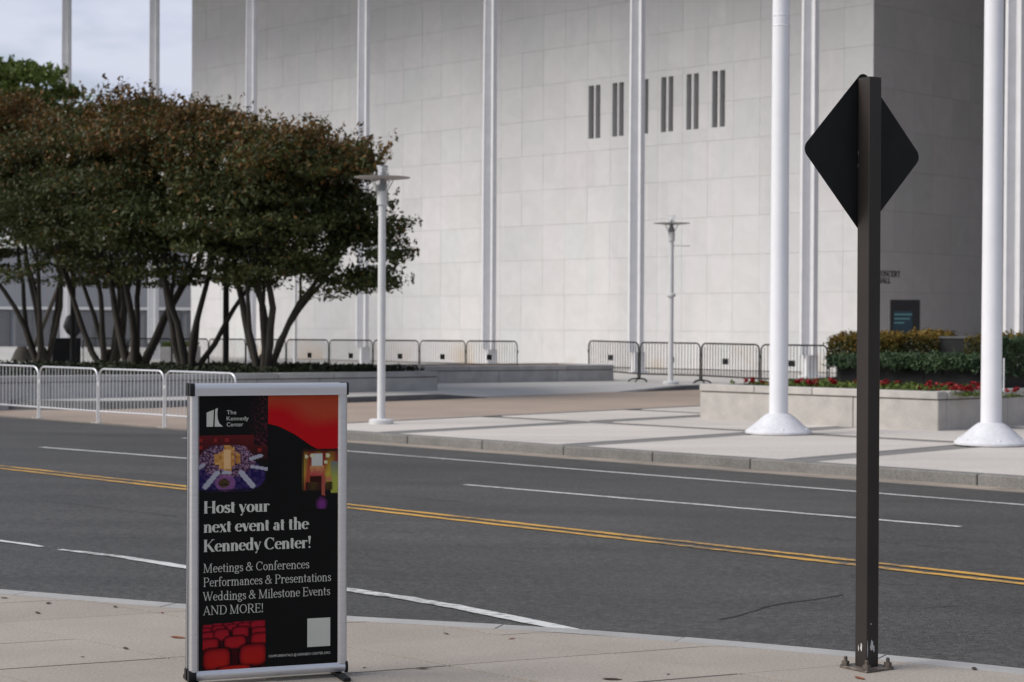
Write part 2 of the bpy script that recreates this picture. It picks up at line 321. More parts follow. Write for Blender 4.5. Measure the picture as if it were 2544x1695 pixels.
# ---- road
def sdq(mb, s0, s1, d0, d1, zf, mi=0):
    return mb.add([SD(s0, d0, zf(d0)), SD(s0, d1, zf(d1)), SD(s1, d1, zf(d1)), SD(s1, d0, zf(d0))], [(0, 1, 2, 3)], mi)
rd = MB()
for a, b in ((-60, 7.2), (7.2, 14), (14, 20.75)): sdq(rd, -150, 320, a, b, road_z)
road = rd.obj('road', ASPHALT); tag(road, kind='structure')
gt = MB(); sdq(gt, -150, 27.6, 20.75, 21.38, lambda d: road_z(d)); sdq(gt, 27.6, 320, 20.75, 20.96, lambda d: road_z(d))
gt.obj('gutter', GUTTER, road)
def ribbon(pts, w, dz=0.006, jag=0.0, zf=road_z, seg=0.25):
    """flat worn stripe along ground points"""
    P = []
    for a, b in zip(pts[:-1], pts[1:]):
        k = max(1, int((b - a).length / seg))
        P += [a.lerp(b, i / k) for i in range(k)]
    P.append(pts[-1]); mb = MB(); L_, R_ = [], []
    for i, p in enumerate(P):
        t = (P[min(i + 1, len(P) - 1)] - P[max(i - 1, 0)]); t.z = 0; t.normalize(); nrm = Vector((-t.y, t.x, 0))
        ww = w(i / (len(P) - 1)) if callable(w) else w
        for lst, sg in ((L_, 1), (R_, -1)):
            q = p + nrm * sg * (ww / 2 + random.uniform(-jag, jag)); q.z = zf(dof(q)) + dz; lst.append(q)
    n = len(P); mb.add(L_ + R_, [(i, n + i, n + i + 1, i + 1) for i in range(n - 1)]); return mb
def line_d(d, s0, s1): return [SD(s0, d), SD(s1, d)]
ROADP = lambda x, y: min((G(x, y, road_z(dd)) for dd in np.linspace(5, 24, 191)), key=lambda p: abs(p.z - road_z(dof(p))))
dY = 12.21
ribbon(line_d(dY - 0.13, -30, 60), 0.115, jag=0.012).obj('lane_line', PAINT_Y, road)
ribbon(line_d(dY + 0.13, -30, 60), 0.115, jag=0.014).obj('lane_line', PAINT_Y, road)
ribbon(line_d(18.89, -30, 27.0), 0.12, jag=0.006).obj('lane_line', PAINT_W, road)
p0, p1 = ROADP(1153, 1205), ROADP(2385, 1310); ribbon([p0, p1], 0.12, jag=0.012).obj('lane_line', PAINT_W, road)
p0, p1 = ROADP(103, 1112), ROADP(465, 1140); ribbon([p0, p1 + (p1 - p0) * 0.25], 0.12, jag=0.008).obj('lane_line', PAINT_W, road)
NW = [ROADP(*q) for q in ((148, 1367), (220, 1375), (300, 1385), (465, 1411), (660, 1438), (868, 1467), (1010, 1488), (1150, 1512), (1290, 1541), (1460, 1577))]
ribbon(NW, lambda t: 0.06 + 0.07 * min(1, t * 4), jag=0.012, seg=0.1).obj('edge_line', PAINT_W, road)
ribbon([ROADP(*q) for q in ((-60, 1336), (0, 1345), (60, 1353), (104, 1360))], 0.07, jag=0.012, seg=0.1).obj('edge_line', PAINT_W, road)
def crack(pts, w): 
    P = [ROADP(*q) for q in pts]; P2_ = []
    for a, b in zip(P[:-1], P[1:]):
        k = max(2, int((b - a).length / 0.12)); P2_ += [a.lerp(b, i / k) + Vector((random.uniform(-1, 1), random.uniform(-1, 1), 0)) * 0.015 for i in range(k)]
    ribbon(P2_ + [P[-1]], w, dz=0.004, jag=w * 0.35, seg=0.1).obj('crack', TAR, road)
crack([(1790, 1540), (1835, 1528), (1890, 1512), (1954, 1498), (2020, 1491), (2095, 1478)], 0.018)
crack([(2290, 1512), (2330, 1508), (2380, 1506)], 0.012)
crack([(1900, 1330), (1990, 1331), (2110, 1343), (2260, 1352), (2400, 1368)], 0.014)
crack([(900, 1226), (1040, 1238), (1180, 1252)], 0.02)
crack([(60, 1244), (160, 1251), (300, 1268), (440, 1284)], 0.018)
crack([(1220, 1388), (1320, 1398)], 0.012)

# ---- near sidewalk: kerb stones and slabs laid on two skewed joint directions
KP = [(-40, 29), (-20, 18.9), (-9, 13.85), (-6, 12.5), (-3.08, 11.18), (-1.855, 10.62), (-0.89, 10.22), (0.264, 9.86), (1.0, 9.53), (1.70, 9.17), (2.41, 8.75), (4.0, 7.6), (7, 4.6), (14, -2.6), (30, -19)]
KX = np.array([k[0] for k in KP]); KY = np.array([k[1] for k in KP])
def kerb(x):
    i = int(np.clip(np.searchsorted(KX, x) - 1, 1, len(KX) - 3)); x0, x1 = KX[i], KX[i + 1]; t = (x - x0) / (x1 - x0)
    m0 = (KY[i + 1] - KY[i - 1]) / (KX[i + 1] - KX[i - 1]) * (x1 - x0); m1 = (KY[i + 2] - KY[i]) / (KX[i + 2] - KX[i]) * (x1 - x0)
    return (2 * t**3 - 3 * t**2 + 1) * KY[i] + (t**3 - 2 * t**2 + t) * m0 + (-2 * t**3 + 3 * t**2) * KY[i + 1] + (t**3 - t**2) * m1
KW = 0.15
def kn(x):
    s = (kerb(x + 0.05) - kerb(x - 0.05)) / 0.1; l = math.hypot(1, s); return Vector((s / l, -1 / l))
def kin(x, w=KW): n = kn(x); return (x + n.x * w, kerb(x) + n.y * w)
bedding = MB(); xs = np.linspace(-14, 12, 105)
bedding.prism([(float(x), kin(float(x))[1] - 0.01) for x in xs][::-1] + [(-14, -7), (12, -7)], -0.2, -0.03)
walk = bedding.obj('sidewalk', GROUT); tag(walk, kind='structure')
x = -13.2; i = 0
while x < 11.5:
    x1 = x + 0.94; pts_o = [(float(q), kerb(float(q))) for q in np.linspace(x + 0.004, x1 - 0.004, 7)]; pts_i = [kin(float(q)) for q in np.linspace(x + 0.004, x1 - 0.004, 7)]
    MB().prism(pts_i + pts_o[::-1], -0.3, 0.0 + random.uniform(-0.002, 0.002)).obj('kerb_stone', KERB, walk); x = x1
A_DIR = Vector((math.cos(R(24)), math.sin(R(24)))); B_DIR = Vector((math.cos(R(-43)), math.sin(R(-43))))
A_N = Vector((-A_DIR.y, A_DIR.x)); B_N = Vector((-B_DIR.y, B_DIR.x))
a_off, b_off, a_sp, b_sp = 8.10, 4.59, 0.70, 0.80
def corner(ia, ib):
    ca, cb = a_off + ia * a_sp, b_off + ib * b_sp
    det = A_N.x * B_N.y - A_N.y * B_N.x
    return Vector(((ca * B_N.y - A_N.y * cb) / det, (A_N.x * cb - ca * B_N.x) / det))
near_slabs = []; far_slabs = MB()
for ia in range(-22, 14):
    for ib in range(-22, 16):
        c = [corner(ia, ib), corner(ia, ib + 1), corner(ia + 1, ib + 1), corner(ia + 1, ib)]
        cx, cy = sum(p.x for p in c) / 4, sum(p.y for p in c) / 4
        if cx < -13 or cx > 11 or cy < -6 or min(p.y - kerb(p.x) for p in c) > -0.2: continue
        pts = []
        for k in range(4):
            for t in np.linspace(0, 1, 6)[:-1]:
                p = c[k].lerp(c[(k + 1) % 4], float(t)); p = Vector((p.x + (cx - p.x) * 0.013, p.y + (cy - p.y) * 0.013))
                lim = kerb(p.x) - KW / abs(kn(p.x).y) - 0.004
                pts.append((p.x, min(p.y, lim)))
        zt = random.uniform(-0.0025, 0.0015)
        ar = 0.5 * sum(pts[q][0] * pts[(q + 1) % len(pts)][1] - pts[(q + 1) % len(pts)][0] * pts[q][1] for q in range(len(pts)))
        if abs(ar) < 0.01: continue
        if ar < 0: pts = pts[::-1]
        if all(abs(p[1] - (kerb(p[0]) - KW / abs(kn(p[0]).y))) > 0.02 for p in pts): pts = pts[::5]
        infr = abs(cx) < cy * 0.33 + 0.9 and 6.2 < cy < 16
        if infr: MB().prism(pts, -0.029, zt).obj('paving_slab', SLAB, walk)
        else: far_slabs.prism(pts, -0.029, zt)
tag(far_slabs.obj('paving_slabs', SLAB, walk), kind='stuff')

# ---- far pavement with granite bands, kerb
GRID = 4.43; s_c, d_c = 20.3, 26.95; BW = 0.62
def pz(p): return P1(Q * (p[0] + p[1]))
pv = MB(); sdq(pv, -120, 27.75, 21.58, 60, lambda d: P1(d) - 0.012)
pave = pv.obj('pavement', BAND); tag(pave, kind='structure')
dl = [21.62] + [d_c + GRID * k for k in range(0, 7)]
sl = [27.75, 27.75 - 3.0] + [s_c - GRID * k for k in range(0, 14)]
for i in range(len(sl) - 1):
    for j in range(len(dl) - 1):
        s1 = sl[i] - (BW / 2 if i else 0.1); s0 = sl[i + 1] + BW / 2; d0 = dl[j] + (BW / 2 if j else 0.0); d1 = dl[j + 1] - BW / 2
        if s1 - s0 < 0.3: continue
        MB().prism([SD(s0, d0)[:2], SD(s0, d1)[:2], SD(s1, d1)[:2], SD(s1, d0)[:2]], lambda p: pz(p) - 0.03, pz).obj('concrete_panel', PLAZA, pave)
x = 27.6
while x > -22:
    x1 = x - 1.85; za = road_z(21.36)
    m_ = MB().prism([SD(x1 + 0.006, 21.36)[:2], SD(x1 + 0.006, 21.605)[:2], SD(x - 0.006, 21.605)[:2], SD(x - 0.006, 21.36)[:2]], za - 0.1, P1(22) + 0.006)
    o = m_.obj('kerb_stone', KERB2, pave); bevel(o.data, 0.02, 2); x = x1
# ---- driveway apron (tan concrete)
dw = MB()
def dz_(d): return road_z(20.95) + 0.008 if d <= 20.95 else (P1(25.5) + 0.002 if d > 25.5 else road_z(20.95) + 0.008 + (P1(25.5) - road_z(20.95) - 0.006) * (d - 20.95) / 4.55)
for a, b in ((20.95, 22.2), (22.2, 25.5)): sdq(dw, 27.65, 150, a, b, dz_)
sdq(dw, 27.65, 150, 25.5, 70, lambda d: P1(d) + 0.002)
tag(dw.obj('driveway', TAN), kind='structure')
MB().prism([SD(27.55, 21.7)[:2], SD(27.55, 60)[:2], SD(27.75, 60)[:2], SD(27.75, 21.7)[:2]], lambda p: pz(p) - 0.1, lambda p: pz(p) + 0.008).obj('driveway_edging', BAND, pave)
# ---- raised terrace
def DWP(x, y): return min((G(x, y, dz_(dd)) for dd in np.linspace(20, 60, 401)), key=lambda p: abs(p.z - dz_(dof(p))))
edge = [DWP(*q) for q in ((1760, 973), (1698, 975), (1540, 980), (1222, 991), (1100, 995), (868, 1002), (660, 1006), (480, 1010), (380, 1014), (247, 1018), (153, 1019), (60, 1018.5), (-120, 1017))]
e0 = edge[0]; edge = [e0 + (e0 - edge[1]) * k for k in (6, 2)] + edge + [edge[-1] + (edge[-1] - edge[-2]) * k for k in (3, 12)]
top = []; 
for i, p in enumerate(edge):
    ramp = i in (4, 5)
    top.append(Vector((p.x, p.y, dz_(dof(p)) + (0.018 if ramp else max(0.11, P2(dof(p)) - dz_(dof(p)))))))
def inset(pl, w):
    out = []
    for i, p in enumerate(pl):
        t = pl[min(i + 1, len(pl) - 1)] - pl[max(i - 1, 0)]; t.z = 0; t.normalize(); out.append(p + Vector((t.y, -t.x, 0)) * w)
    return out
def terr_z(p): return P2(Q * (p.x + p.y))
inn = inset(edge, 1.8)
for p in inn: p.z = terr_z(p)
far_pts = [Vector((60, 130, 0)), Vector((-90, 130, 0))]
for p in far_pts: p.z = 0.0
te = MB(); n = len(edge)
kw = inset(edge, 0.32); 
for i, p in enumerate(kw): p.z = top[i].z + (inn[i].z - top[i].z) * 0.17
te.add(kw + inn, [(i, i + 1, n + i + 1, n + i) for i in range(n - 1)])
te.add(inn + far_pts, [tuple(range(n)) + (n + 1, n)])
terr = te.obj('terrace', TERR); tag(terr, kind='structure')
for i in range(n - 1):
    a, b, c, d = edge[i], edge[i + 1], kw[i + 1], kw[i]; ta, tb = top[i], top[i + 1]
    k = max(1, int((b - a).length / 2.4))
    for q in range(k):
        f0, f1 = q / k + 0.004, (q + 1) / k - 0.004
        v = [a.lerp(b, f0), a.lerp(b, f1), ta.lerp(tb, f0), ta.lerp(tb, f1), d.lerp(c, f0), d.lerp(c, f1)]
        v[0].z -= 0.1; v[1].z -= 0.1
        kb = MB().add(v + [Vector((v[4].x, v[4].y, v[0].z)), Vector((v[5].x, v[5].y, v[1].z))], [(0, 1, 3, 2), (2, 3, 5, 4), (4, 5, 7, 6), (0, 2, 4, 6), (1, 7, 5, 3), (0, 6, 7, 1)])
        kb.obj('kerb_stone', TKERB, terr)

# ================================================================== THE CONCERT HALL
DW, DC, SE, SEND, ZS = 57.7, 51.7, 81.8, 97.7, 22.5
S0 = 39.0; ZB = -0.085; PH = 1.51
hall = thing('concert_hall', 'huge white marble building with tall slim white columns and a flat overhanging roof', 'building', SD(60, DW, ZB))
HL = hall.location.copy()
def child(o): o.location = o.location - HL; return o
def part(mb, name, m, parent=hall, smooth=False):
    o = mb.obj(name, m, parent, smooth); o.location = -HL; return o
slots = []
for a, b in ((1462, 1475.5), (1479.5, 1491.5), (1521, 1533.5), (1537.5, 1549.5), (1584, 1594), (1598, 1610.5), (1642, 1655), (1660.5, 1672.5), (1705, 1717.5), (1723, 1735.5), (1769, 1782.5), (1788, 1801)):
    sa, sb = sof(on_d(a, 280, DW)), sof(on_d(b, 280, DW)); slots.append((min(sa, sb), max(sa, sb)))
zlo = sum(on_d(x, y, DW).z for x, y in ((1462, 345), (1801, 315))) / 2; zhi = sum(on_d(x, y, DW).z for x, y in ((1462, 212.5), (1801, 175))) / 2
ncol = 33; pw = (SE - S0) / ncol; rest = MB(); shared = {}
def cut_rects(s0, s1, z0, z1):
    ss = sorted({s0, s1} | {c for sl_ in slots for c in sl_ if s0 < c < s1}); zz = sorted({z0, z1} | {c for c in (zlo, zhi) if z0 < c < z1}); out = []
    for a, b in zip(ss[:-1], ss[1:]):
        for c, d in zip(zz[:-1], zz[1:]):
            ms, mz = (a + b) / 2, (c + d) / 2
            if zlo < mz < zhi and any(u < ms < v for u, v in slots): continue
            out.append((a, b, c, d))
    return out
GAP = 0.007; ROT = R(-45)
def panel_mesh(w, h):
    k = (round(w, 3), round(h, 3))
    if k not in shared: shared[k] = MB().box((-w / 2, -0.1, -h / 2), (w / 2, 0, h / 2)).mesh('marble_panel', MARBLE)
    return shared[k]
cnt = 0
def visible(s, d, z):
    p = SD(s, d, z); u = W0 / 2 + F * p.x / p.y; v = 810 - F * (p.z - EYE) / p.y
    return -10 < u < 2560 and v > -40 and not (u < 620 and v > 330) and not (u < 880 and 430 < v < 640)
# local frame of a panel: x along +s reversed so that its front (local -y ... ) faces the street
for c in range(ncol):
    for r_ in range(15):
        s0, s1 = S0 + c * pw, S0 + (c + 1) * pw; z0, z1 = ZB + r_ * PH, ZB + (r_ + 1) * PH
        if z0 > ZS: continue
        rects = cut_rects(s0 + GAP / 2, s1 - GAP / 2, z0 + GAP / 2, z1 - GAP / 2); sc_, zc = (s0 + s1) / 2, (z0 + z1) / 2
        off = random.uniform(-0.004, 0.004)
        if visible(sc_, DW, zc) and cnt < 296:
            cnt += 1
            if len(rects) == 1:
                o = link('marble_panel', panel_mesh(pw - GAP, PH - GAP), hall, SD(sc_, DW + 0.1 + off, zc) - HL, (0, 0, ROT))
            else:
                mb = MB()
                for a, b, e, f in rects: mb.box((-(b - sc_), -0.1, e - zc), (-(a - sc_), 0, f - zc))
                o = mb.obj('marble_panel', MARBLE, hall); o.location = SD(sc_, DW + 0.1 + off, zc) - HL; o.rotation_euler = (0, 0, ROT)
        else:
            for a, b, e, f in rects:
                P = [SD(a, DW + off), SD(b, DW + off), SD(b, DW + 0.1), SD(a, DW + 0.1)]
                rest.prism([p[:2] for p in P][::-1], e, f)
# return wall (entrance recess side) facing the right
DR = 67.0; nr = 7; rw = (DR - DW - 0.11) / nr
for c in range(nr):
    for r_ in range(15):
        d0, d1 = DW + 0.11 + c * rw, DW + 0.11 + (c + 1) * rw; z0, z1 = ZB + r_ * PH, ZB + (r_ + 1) * PH
        if c < 6 and r_ < 10:
            o = link('marble_panel', panel_mesh(rw - GAP, PH - GAP), hall, SD(S0 + 0.1 + random.uniform(-.004, .004), (d0 + d1) / 2, (z0 + z1) / 2) - HL, (0, 0, R(45)))
        else:
            P = [SD(S0, d0 + .006), SD(S0 + .1, d0 + .006), SD(S0 + .1, d1 - .006), SD(S0, d1 - .006)]
            rest.prism([p[:2] for p in P][::-1], z0 + .006, z1 - .006)
tag(part(rest, 'marble_panels', MARBLE), kind='stuff')
core = MB()
CORE = mat('core_wall', (0.30, 0.29, 0.28), 0.9, var=0.03)
core.prism([SD(S0 + 0.1, DW + 0.5)[:2], SD(SE - 0.02, DW + 0.5)[:2], SD(SE - 0.02, 95)[:2], SD(S0 + 0.1, 95)[:2]][::-1], ZB - 0.3, ZS)
core.prism([SD(SE - 0.12, DW + 0.1)[:2], SD(SE - 0.02, DW + 0.1)[:2], SD(SE - 0.02, DW + 0.5)[:2], SD(SE - 0.12, DW + 0.5)[:2]][::-1], ZB - 0.3, ZS)
core.prism([SD(-60, DW + .1)[:2], SD(11, DW + .1)[:2], SD(11, 95)[:2], SD(-60, 95)[:2]][::-1], ZB - 0.3, ZS)  # unseen neighbouring hall block, added to keep sky light off the return wall
part(core, 'wall_core', CORE)
joint = MB()
# backing strips directly behind the panels (outside the slot zone)
smin, smax = slots[-1][0] - 0.2, slots[0][1] + 0.2
smin, smax = min(s[0] for s in slots) - 0.2, max(s[1] for s in slots) + 0.2
JN = mat('stone_joint', (0.46, 0.45, 0.44), 0.9, var=0.03)
for a, b, z0, z1 in ((S0 + 0.12, smin, ZB, ZS), (smax, SE - 0.12, ZB, ZS), (smin, smax, ZB, zlo - 0.2), (smin, smax, zhi + 0.2, ZS)):
    joint.prism([SD(a, DW + 0.102)[:2], SD(b, DW + 0.102)[:2], SD(b, DW + 0.2)[:2], SD(a, DW + 0.2)[:2]][::-1], z0, z1)
joint.prism([SD(S0 + .102, DW + 0.21)[:2], SD(S0 + .2, DW + .21)[:2], SD(S0 + .2, DR)[:2], SD(S0 + .102, DR)[:2]][::-1], ZB, ZS)
part(joint, 'joint_backing', JN)
for a, b in slots:
    fr = MB(); e = 0.03
    for (u0, u1, w0, w1) in ((a - e, a, zlo - e, zhi + e), (b, b + e, zlo - e, zhi + e), (a, b, zlo - e, zlo), (a, b, zhi, zhi + e)):
        fr.prism([SD(u0, DW + 0.11)[:2], SD(u1, DW + .11)[:2], SD(u1, DW + .45)[:2], SD(u0, DW + .45)[:2]][::-1], w0, w1)
    f = part(fr, 'window_slot', MARBLE)
    pn = MB(); pn.prism([SD(a, DW + 0.30)[:2], SD(b, DW + .30)[:2], SD(b, DW + .34)[:2], SD(a, DW + .34)[:2]][::-1], zlo, zhi)
    pn.obj('pane', SLOTM, f)
# columns: tapering cross-shaped shafts on narrow feet
def column_mesh():
    mb = MB()
    def prof(L_, w):
        k = L_ * .42   # long arms to the left and front, short ones behind
        return [(w, w), (w, k), (-w, k), (-w, w), (-L_, w), (-L_, -w), (-w, -w), (-w, -L_), (w, -L_), (w, -w), (k, -w), (k, w)]
    secs = [(0.75, 0.37, 0.082), (7.5, 0.37, 0.082), (ZS - ZB, 0.31, 0.07)]
    vs_ = [(x, y, z) for z, L_, w in secs for x, y in prof(L_, w)]; n_ = 12
    fs = [(i * n_ + j, i * n_ + (j + 1) % n_, (i + 1) * n_ + (j + 1) % n_, (i + 1) * n_ + j) for i in range(2) for j in range(n_)]
    fs += [tuple(range(n_ - 1, -1, -1))]
    mb.add(vs_, fs); return mb.mesh('column', COLP)
def column_foot():
    mb = MB(); mb.prism([(.2, .2), (-.2, .2), (-.2, -.2), (.2, -.2)], 0.0, 0.75); mb.prism([(.3, .3), (-.3, .3), (-.3, -.3), (.3, -.3)], -.05, 0.05); return mb.mesh('foot', COLP)
cm, cf = column_mesh(), column_foot()
CS = [DC * r_ for r_ in (1.777, 1.628, 1.4746, 1.3245, 1.172, 1.0228, 0.8732, 0.7236, 0.5745, 0.425)]
for s_ in CS:
    o = link('column', cm, hall, SD(s_, DC, ZB) - HL, (0, 0, R(18))); link('foot', cf, o)
rf = MB(); rf.prism([SD(-15, 45)[:2], SD(SEND, 45)[:2], SD(SEND, 110)[:2], SD(-15, 110)[:2]][::-1], ZS, ZS + 4.2)
part(rf, 'roof', ROOFM)
# glazed entrance deep in the recess
gl = MB(); gl.prism([SD(-10, DR + .1)[:2], SD(S0 + .1, DR + .1)[:2], SD(S0 + .1, DR + .16)[:2], SD(-10, DR + .16)[:2]][::-1], ZB - .1, ZS)
gw = part(gl, 'glazing', GLASSD)
for zc in (3.05, 7.86, 12.7, 17.5):
    q = MB().prism([SD(-10, DR - .05)[:2], SD(S0, DR - .05)[:2], SD(S0, DR + .1)[:2], SD(-10, DR + .1)[:2]][::-1], zc - .13, zc + .13); o = q.obj('mullion', COLP, gw)
for k in range(9):
    s_ = S0 - 4.2 - 4.4 * k
    q = MB().prism([SD(s_ - .07, DR - .05)[:2], SD(s_ + .07, DR - .05)[:2], SD(s_ + .07, DR + .098)[:2], SD(s_ - .07, DR + .098)[:2]][::-1], ZB, ZS); q.obj('mullion', COLP, gw)

# ------------------------------------------------------------------ lettering: broad-nib pen strokes
XH = 0.66
GL = {}
def serif(x, y, w=0.13): return ('h', x - w, x + w, y)
def stem(x, y0, y1, sb=True, st=True):
    out = [('l', x, y0, x, y1)]
    if sb: out.append(serif(x, y0))
    if st: out.append(('h', x - 0.13, x + 0.02, y1 - 0.015) if st == 'L' else serif(x, y1))
    return out
def n_arch(x0, x1, top=XH): return [('a', (x0 + x1) / 2, top - .24, (x1 - x0) / 2, .24, 180, 0), ('l', x1, top - .24, x1, 0), serif(x1, 0, .11)]
GL['H'] = (0.92, stem(.18, 0, 1) + stem(.74, 0, 1) + [('h', .18, .74, .5)])
GL['o'] = (0.56, [('a', .28, .33, .2, .32, 0, 360)]); GL['s'] = (0.45, [('a', .23, .5, .13, .145, 15, 265), ('a', .22, .175, .15, .17, 95, -160), ('d', .345, .52, .035), ('d', .09, .14, .035)])
GL['t'] = (0.37, [('l', .16, .88, .16, .1), ('a', .25, .1, .09, .09, 180, 300), ('h', .02, .33, XH - .02)])
GL['y'] = (0.53, [('L', .08, XH, .28, .02, 'T'), ('L', .47, XH, .2, -.2, 't'), serif(.08, XH, .09), serif(.46, XH, .08), ('d', .15, -.23, .07)])
GL['u'] = (0.63, [('l', .15, XH, .15, .16), ('a', .295, .16, .145, .15, 180, 350), ('l', .46, XH, .46, 0), ('h', .03, .15, XH - .015), ('h', .34, .46, XH - .015), ('h', .46, .6, .015)])
GL['r'] = (0.47, stem(.15, 0, XH, True, 'L') + [('a', .33, .38, .17, .26, 175, 75), ('d', .40, .585, .07)])
GL['n'] = (0.64, stem(.15, 0, XH, True, 'L') + n_arch(.17, .48)); GL['h'] = (0.64, stem(.15, 0, 1.06, True, 'L') + n_arch(.17, .48))
GL['m'] = (0.95, stem(.15, 0, XH, True, 'L') + n_arch(.17, .47) + n_arch(.49, .79))
GL['e'] = (0.53, [('a', .28, .33, .2, .32, 5, 318), ('h', .1, .48, .37)]); GL['c'] = (0.49, [('a', .28, .33, .2, .32, 45, 318), ('d', .40, .50, .06)])
GL['x'] = (0.54, [('L', .1, XH, .44, 0, 'T'), ('L', .43, XH, .1, 0, 't'), serif(.1, XH, .09), serif(.43, XH, .08), serif(.44, 0, .09), serif(.1, 0, .08)])
GL['v'] = (0.52, [('L', .09, XH, .28, .0, 'T'), ('L', .46, XH, .28, .0, 't'), serif(.09, XH, .09), serif(.46, XH, .08)])
GL['a'] = (0.53, [('l', .37, .44, .37, .07), ('a', .25, .44, .12, .2, 0, 150), ('d', .14, .5, .06), ('a', .25, .18, .15, .17, 80, 330), ('a', .45, .08, .08, .08, 180, 290)])
GL['d'] = (0.64, [('a', .27, .32, .18, .31, 30, 330), ('l', .46, 1.06, .46, 0), ('h', .34, .46, 1.045), ('h', .46, .6, .015)])
GL['K'] = (0.88, stem(.18, 0, 1) + [('L', .72, 1, .2, .42, 't'), ('L', .36, .58, .74, 0, 'T'), serif(.72, 1, .12), serif(.76, 0, .12)])
GL['C'] = (0.80, [('a', .43, .5, .34, .49, 48, 316), ('L', .7, .98, .7, .68, 't')]); GL['O'] = (0.86, [('a', .43, .5, .34, .49, 0, 360)])
GL['!'] = (0.30, [('L', .15, 1.02, .15, .3, 'w'), ('d', .15, .06, .085)])
GL['M'] = (1.05, [('L', .15, 0, .15, 1, 't'), ('L', .17, 1, .48, 0, 'T'), ('L', .84, 1, .5, 0, 't'), ('l', .86, 0, .86, 1), serif(.15, 0), serif(.86, 0), ('h', .03, .17, 1), ('h', .86, .99, 1)])
GL['i'] = (0.30, stem(.15, 0, XH, True, 'L') + [('d', .14, .9, .06)]); GL['l'] = (0.30, stem(.15, 0, 1.06, True, 'L'))
GL['g'] = (0.52, [('a', .24, .45, .16, .2, 0, 360), ('a', .25, -.12, .2, .13, 0, 360), ('L', .14, .27, .13, .06, 't'), ('L', .13, .06, .36, .0, 't'), ('d', .44, .61, .05)])
GL['&'] = (0.84, [('a', .36, .77, .14, .21, -60, 240), ('a', .32, .25, .25, .25, 75, 320), ('L', .27, .64, .74, .02, 'T'), ('L', .66, .5, .5, .1, 't'), ('h', .54, .78, .5)])
GL['f'] = (0.37, [('l', .16, 0, .16, .84), ('a', .28, .84, .12, .2, 180, 50), ('d', .38, .96, .05), serif(.16, 0, .12), ('h', .03, .33, XH - .02)])
PB = [('h', .17, .38, 1), ('h', .17, .38, .5), ('a', .38, .75, .24, .25, 90, -90)]
GL['P'] = (0.70, stem(.17, 0, 1) + PB); GL['R'] = (0.80, stem(.17, 0, 1) + PB + [('L', .38, .5, .70, 0, 'T'), serif(.71, 0, .08)])
GL['W'] = (1.08, [('L', .08, 1, .3, 0, 'T'), ('L', .54, 1, .3, 0, 't'), ('L', .5, 1, .74, 0, 'T'), ('L', 1.0, 1, .74, 0, 't'), serif(.08, 1, .1), serif(.52, 1, .11), serif(1.0, 1, .08)])
GL['E'] = (0.70, stem(.17, 0, 1) + [('h', .17, .6, 1), ('h', .17, .5, .51), ('h', .17, .62, 0), ('L', .6, 1, .6, .8, 't'), ('L', .62, 0, .62, .22, 't'), ('L', .5, .42, .5, .6, 't')])
GL['A'] = (0.80, [('L', .1, 0, .39, 1, 't'), ('L', .39, 1, .69, 0, 'T'), ('h', .2, .58, .34), serif(.1, 0, .1), serif(.69, 0, .11)])
GL['N'] = (0.94, [('L', .16, 0, .16, 1, 't'), ('L', .16, 1, .76, 0, 'T'), ('L', .76, 0, .76, 1, 't'), serif(.16, 0), serif(.76, 1), ('h', .03, .16, 1)])
GL['D'] = (0.86, stem(.17, 0, 1) + [('h', .17, .4, 1), ('h', .17, .4, 0), ('a', .4, .5, .36, .5, 90, -90)])
GL['T'] = (0.74, [('l', .37, 0, .37, 1), serif(.37, 0), ('h', .06, .68, 1), ('L', .06, 1, .06, .78, 't'), ('L', .68, 1, .68, .78, 't')])
GL['L'] = (0.66, stem(.17, 0, 1) + [('h', .17, .58, 0), ('L', .58, 0, .58, .24, 't')]); GL[' '] = (0.26, [])
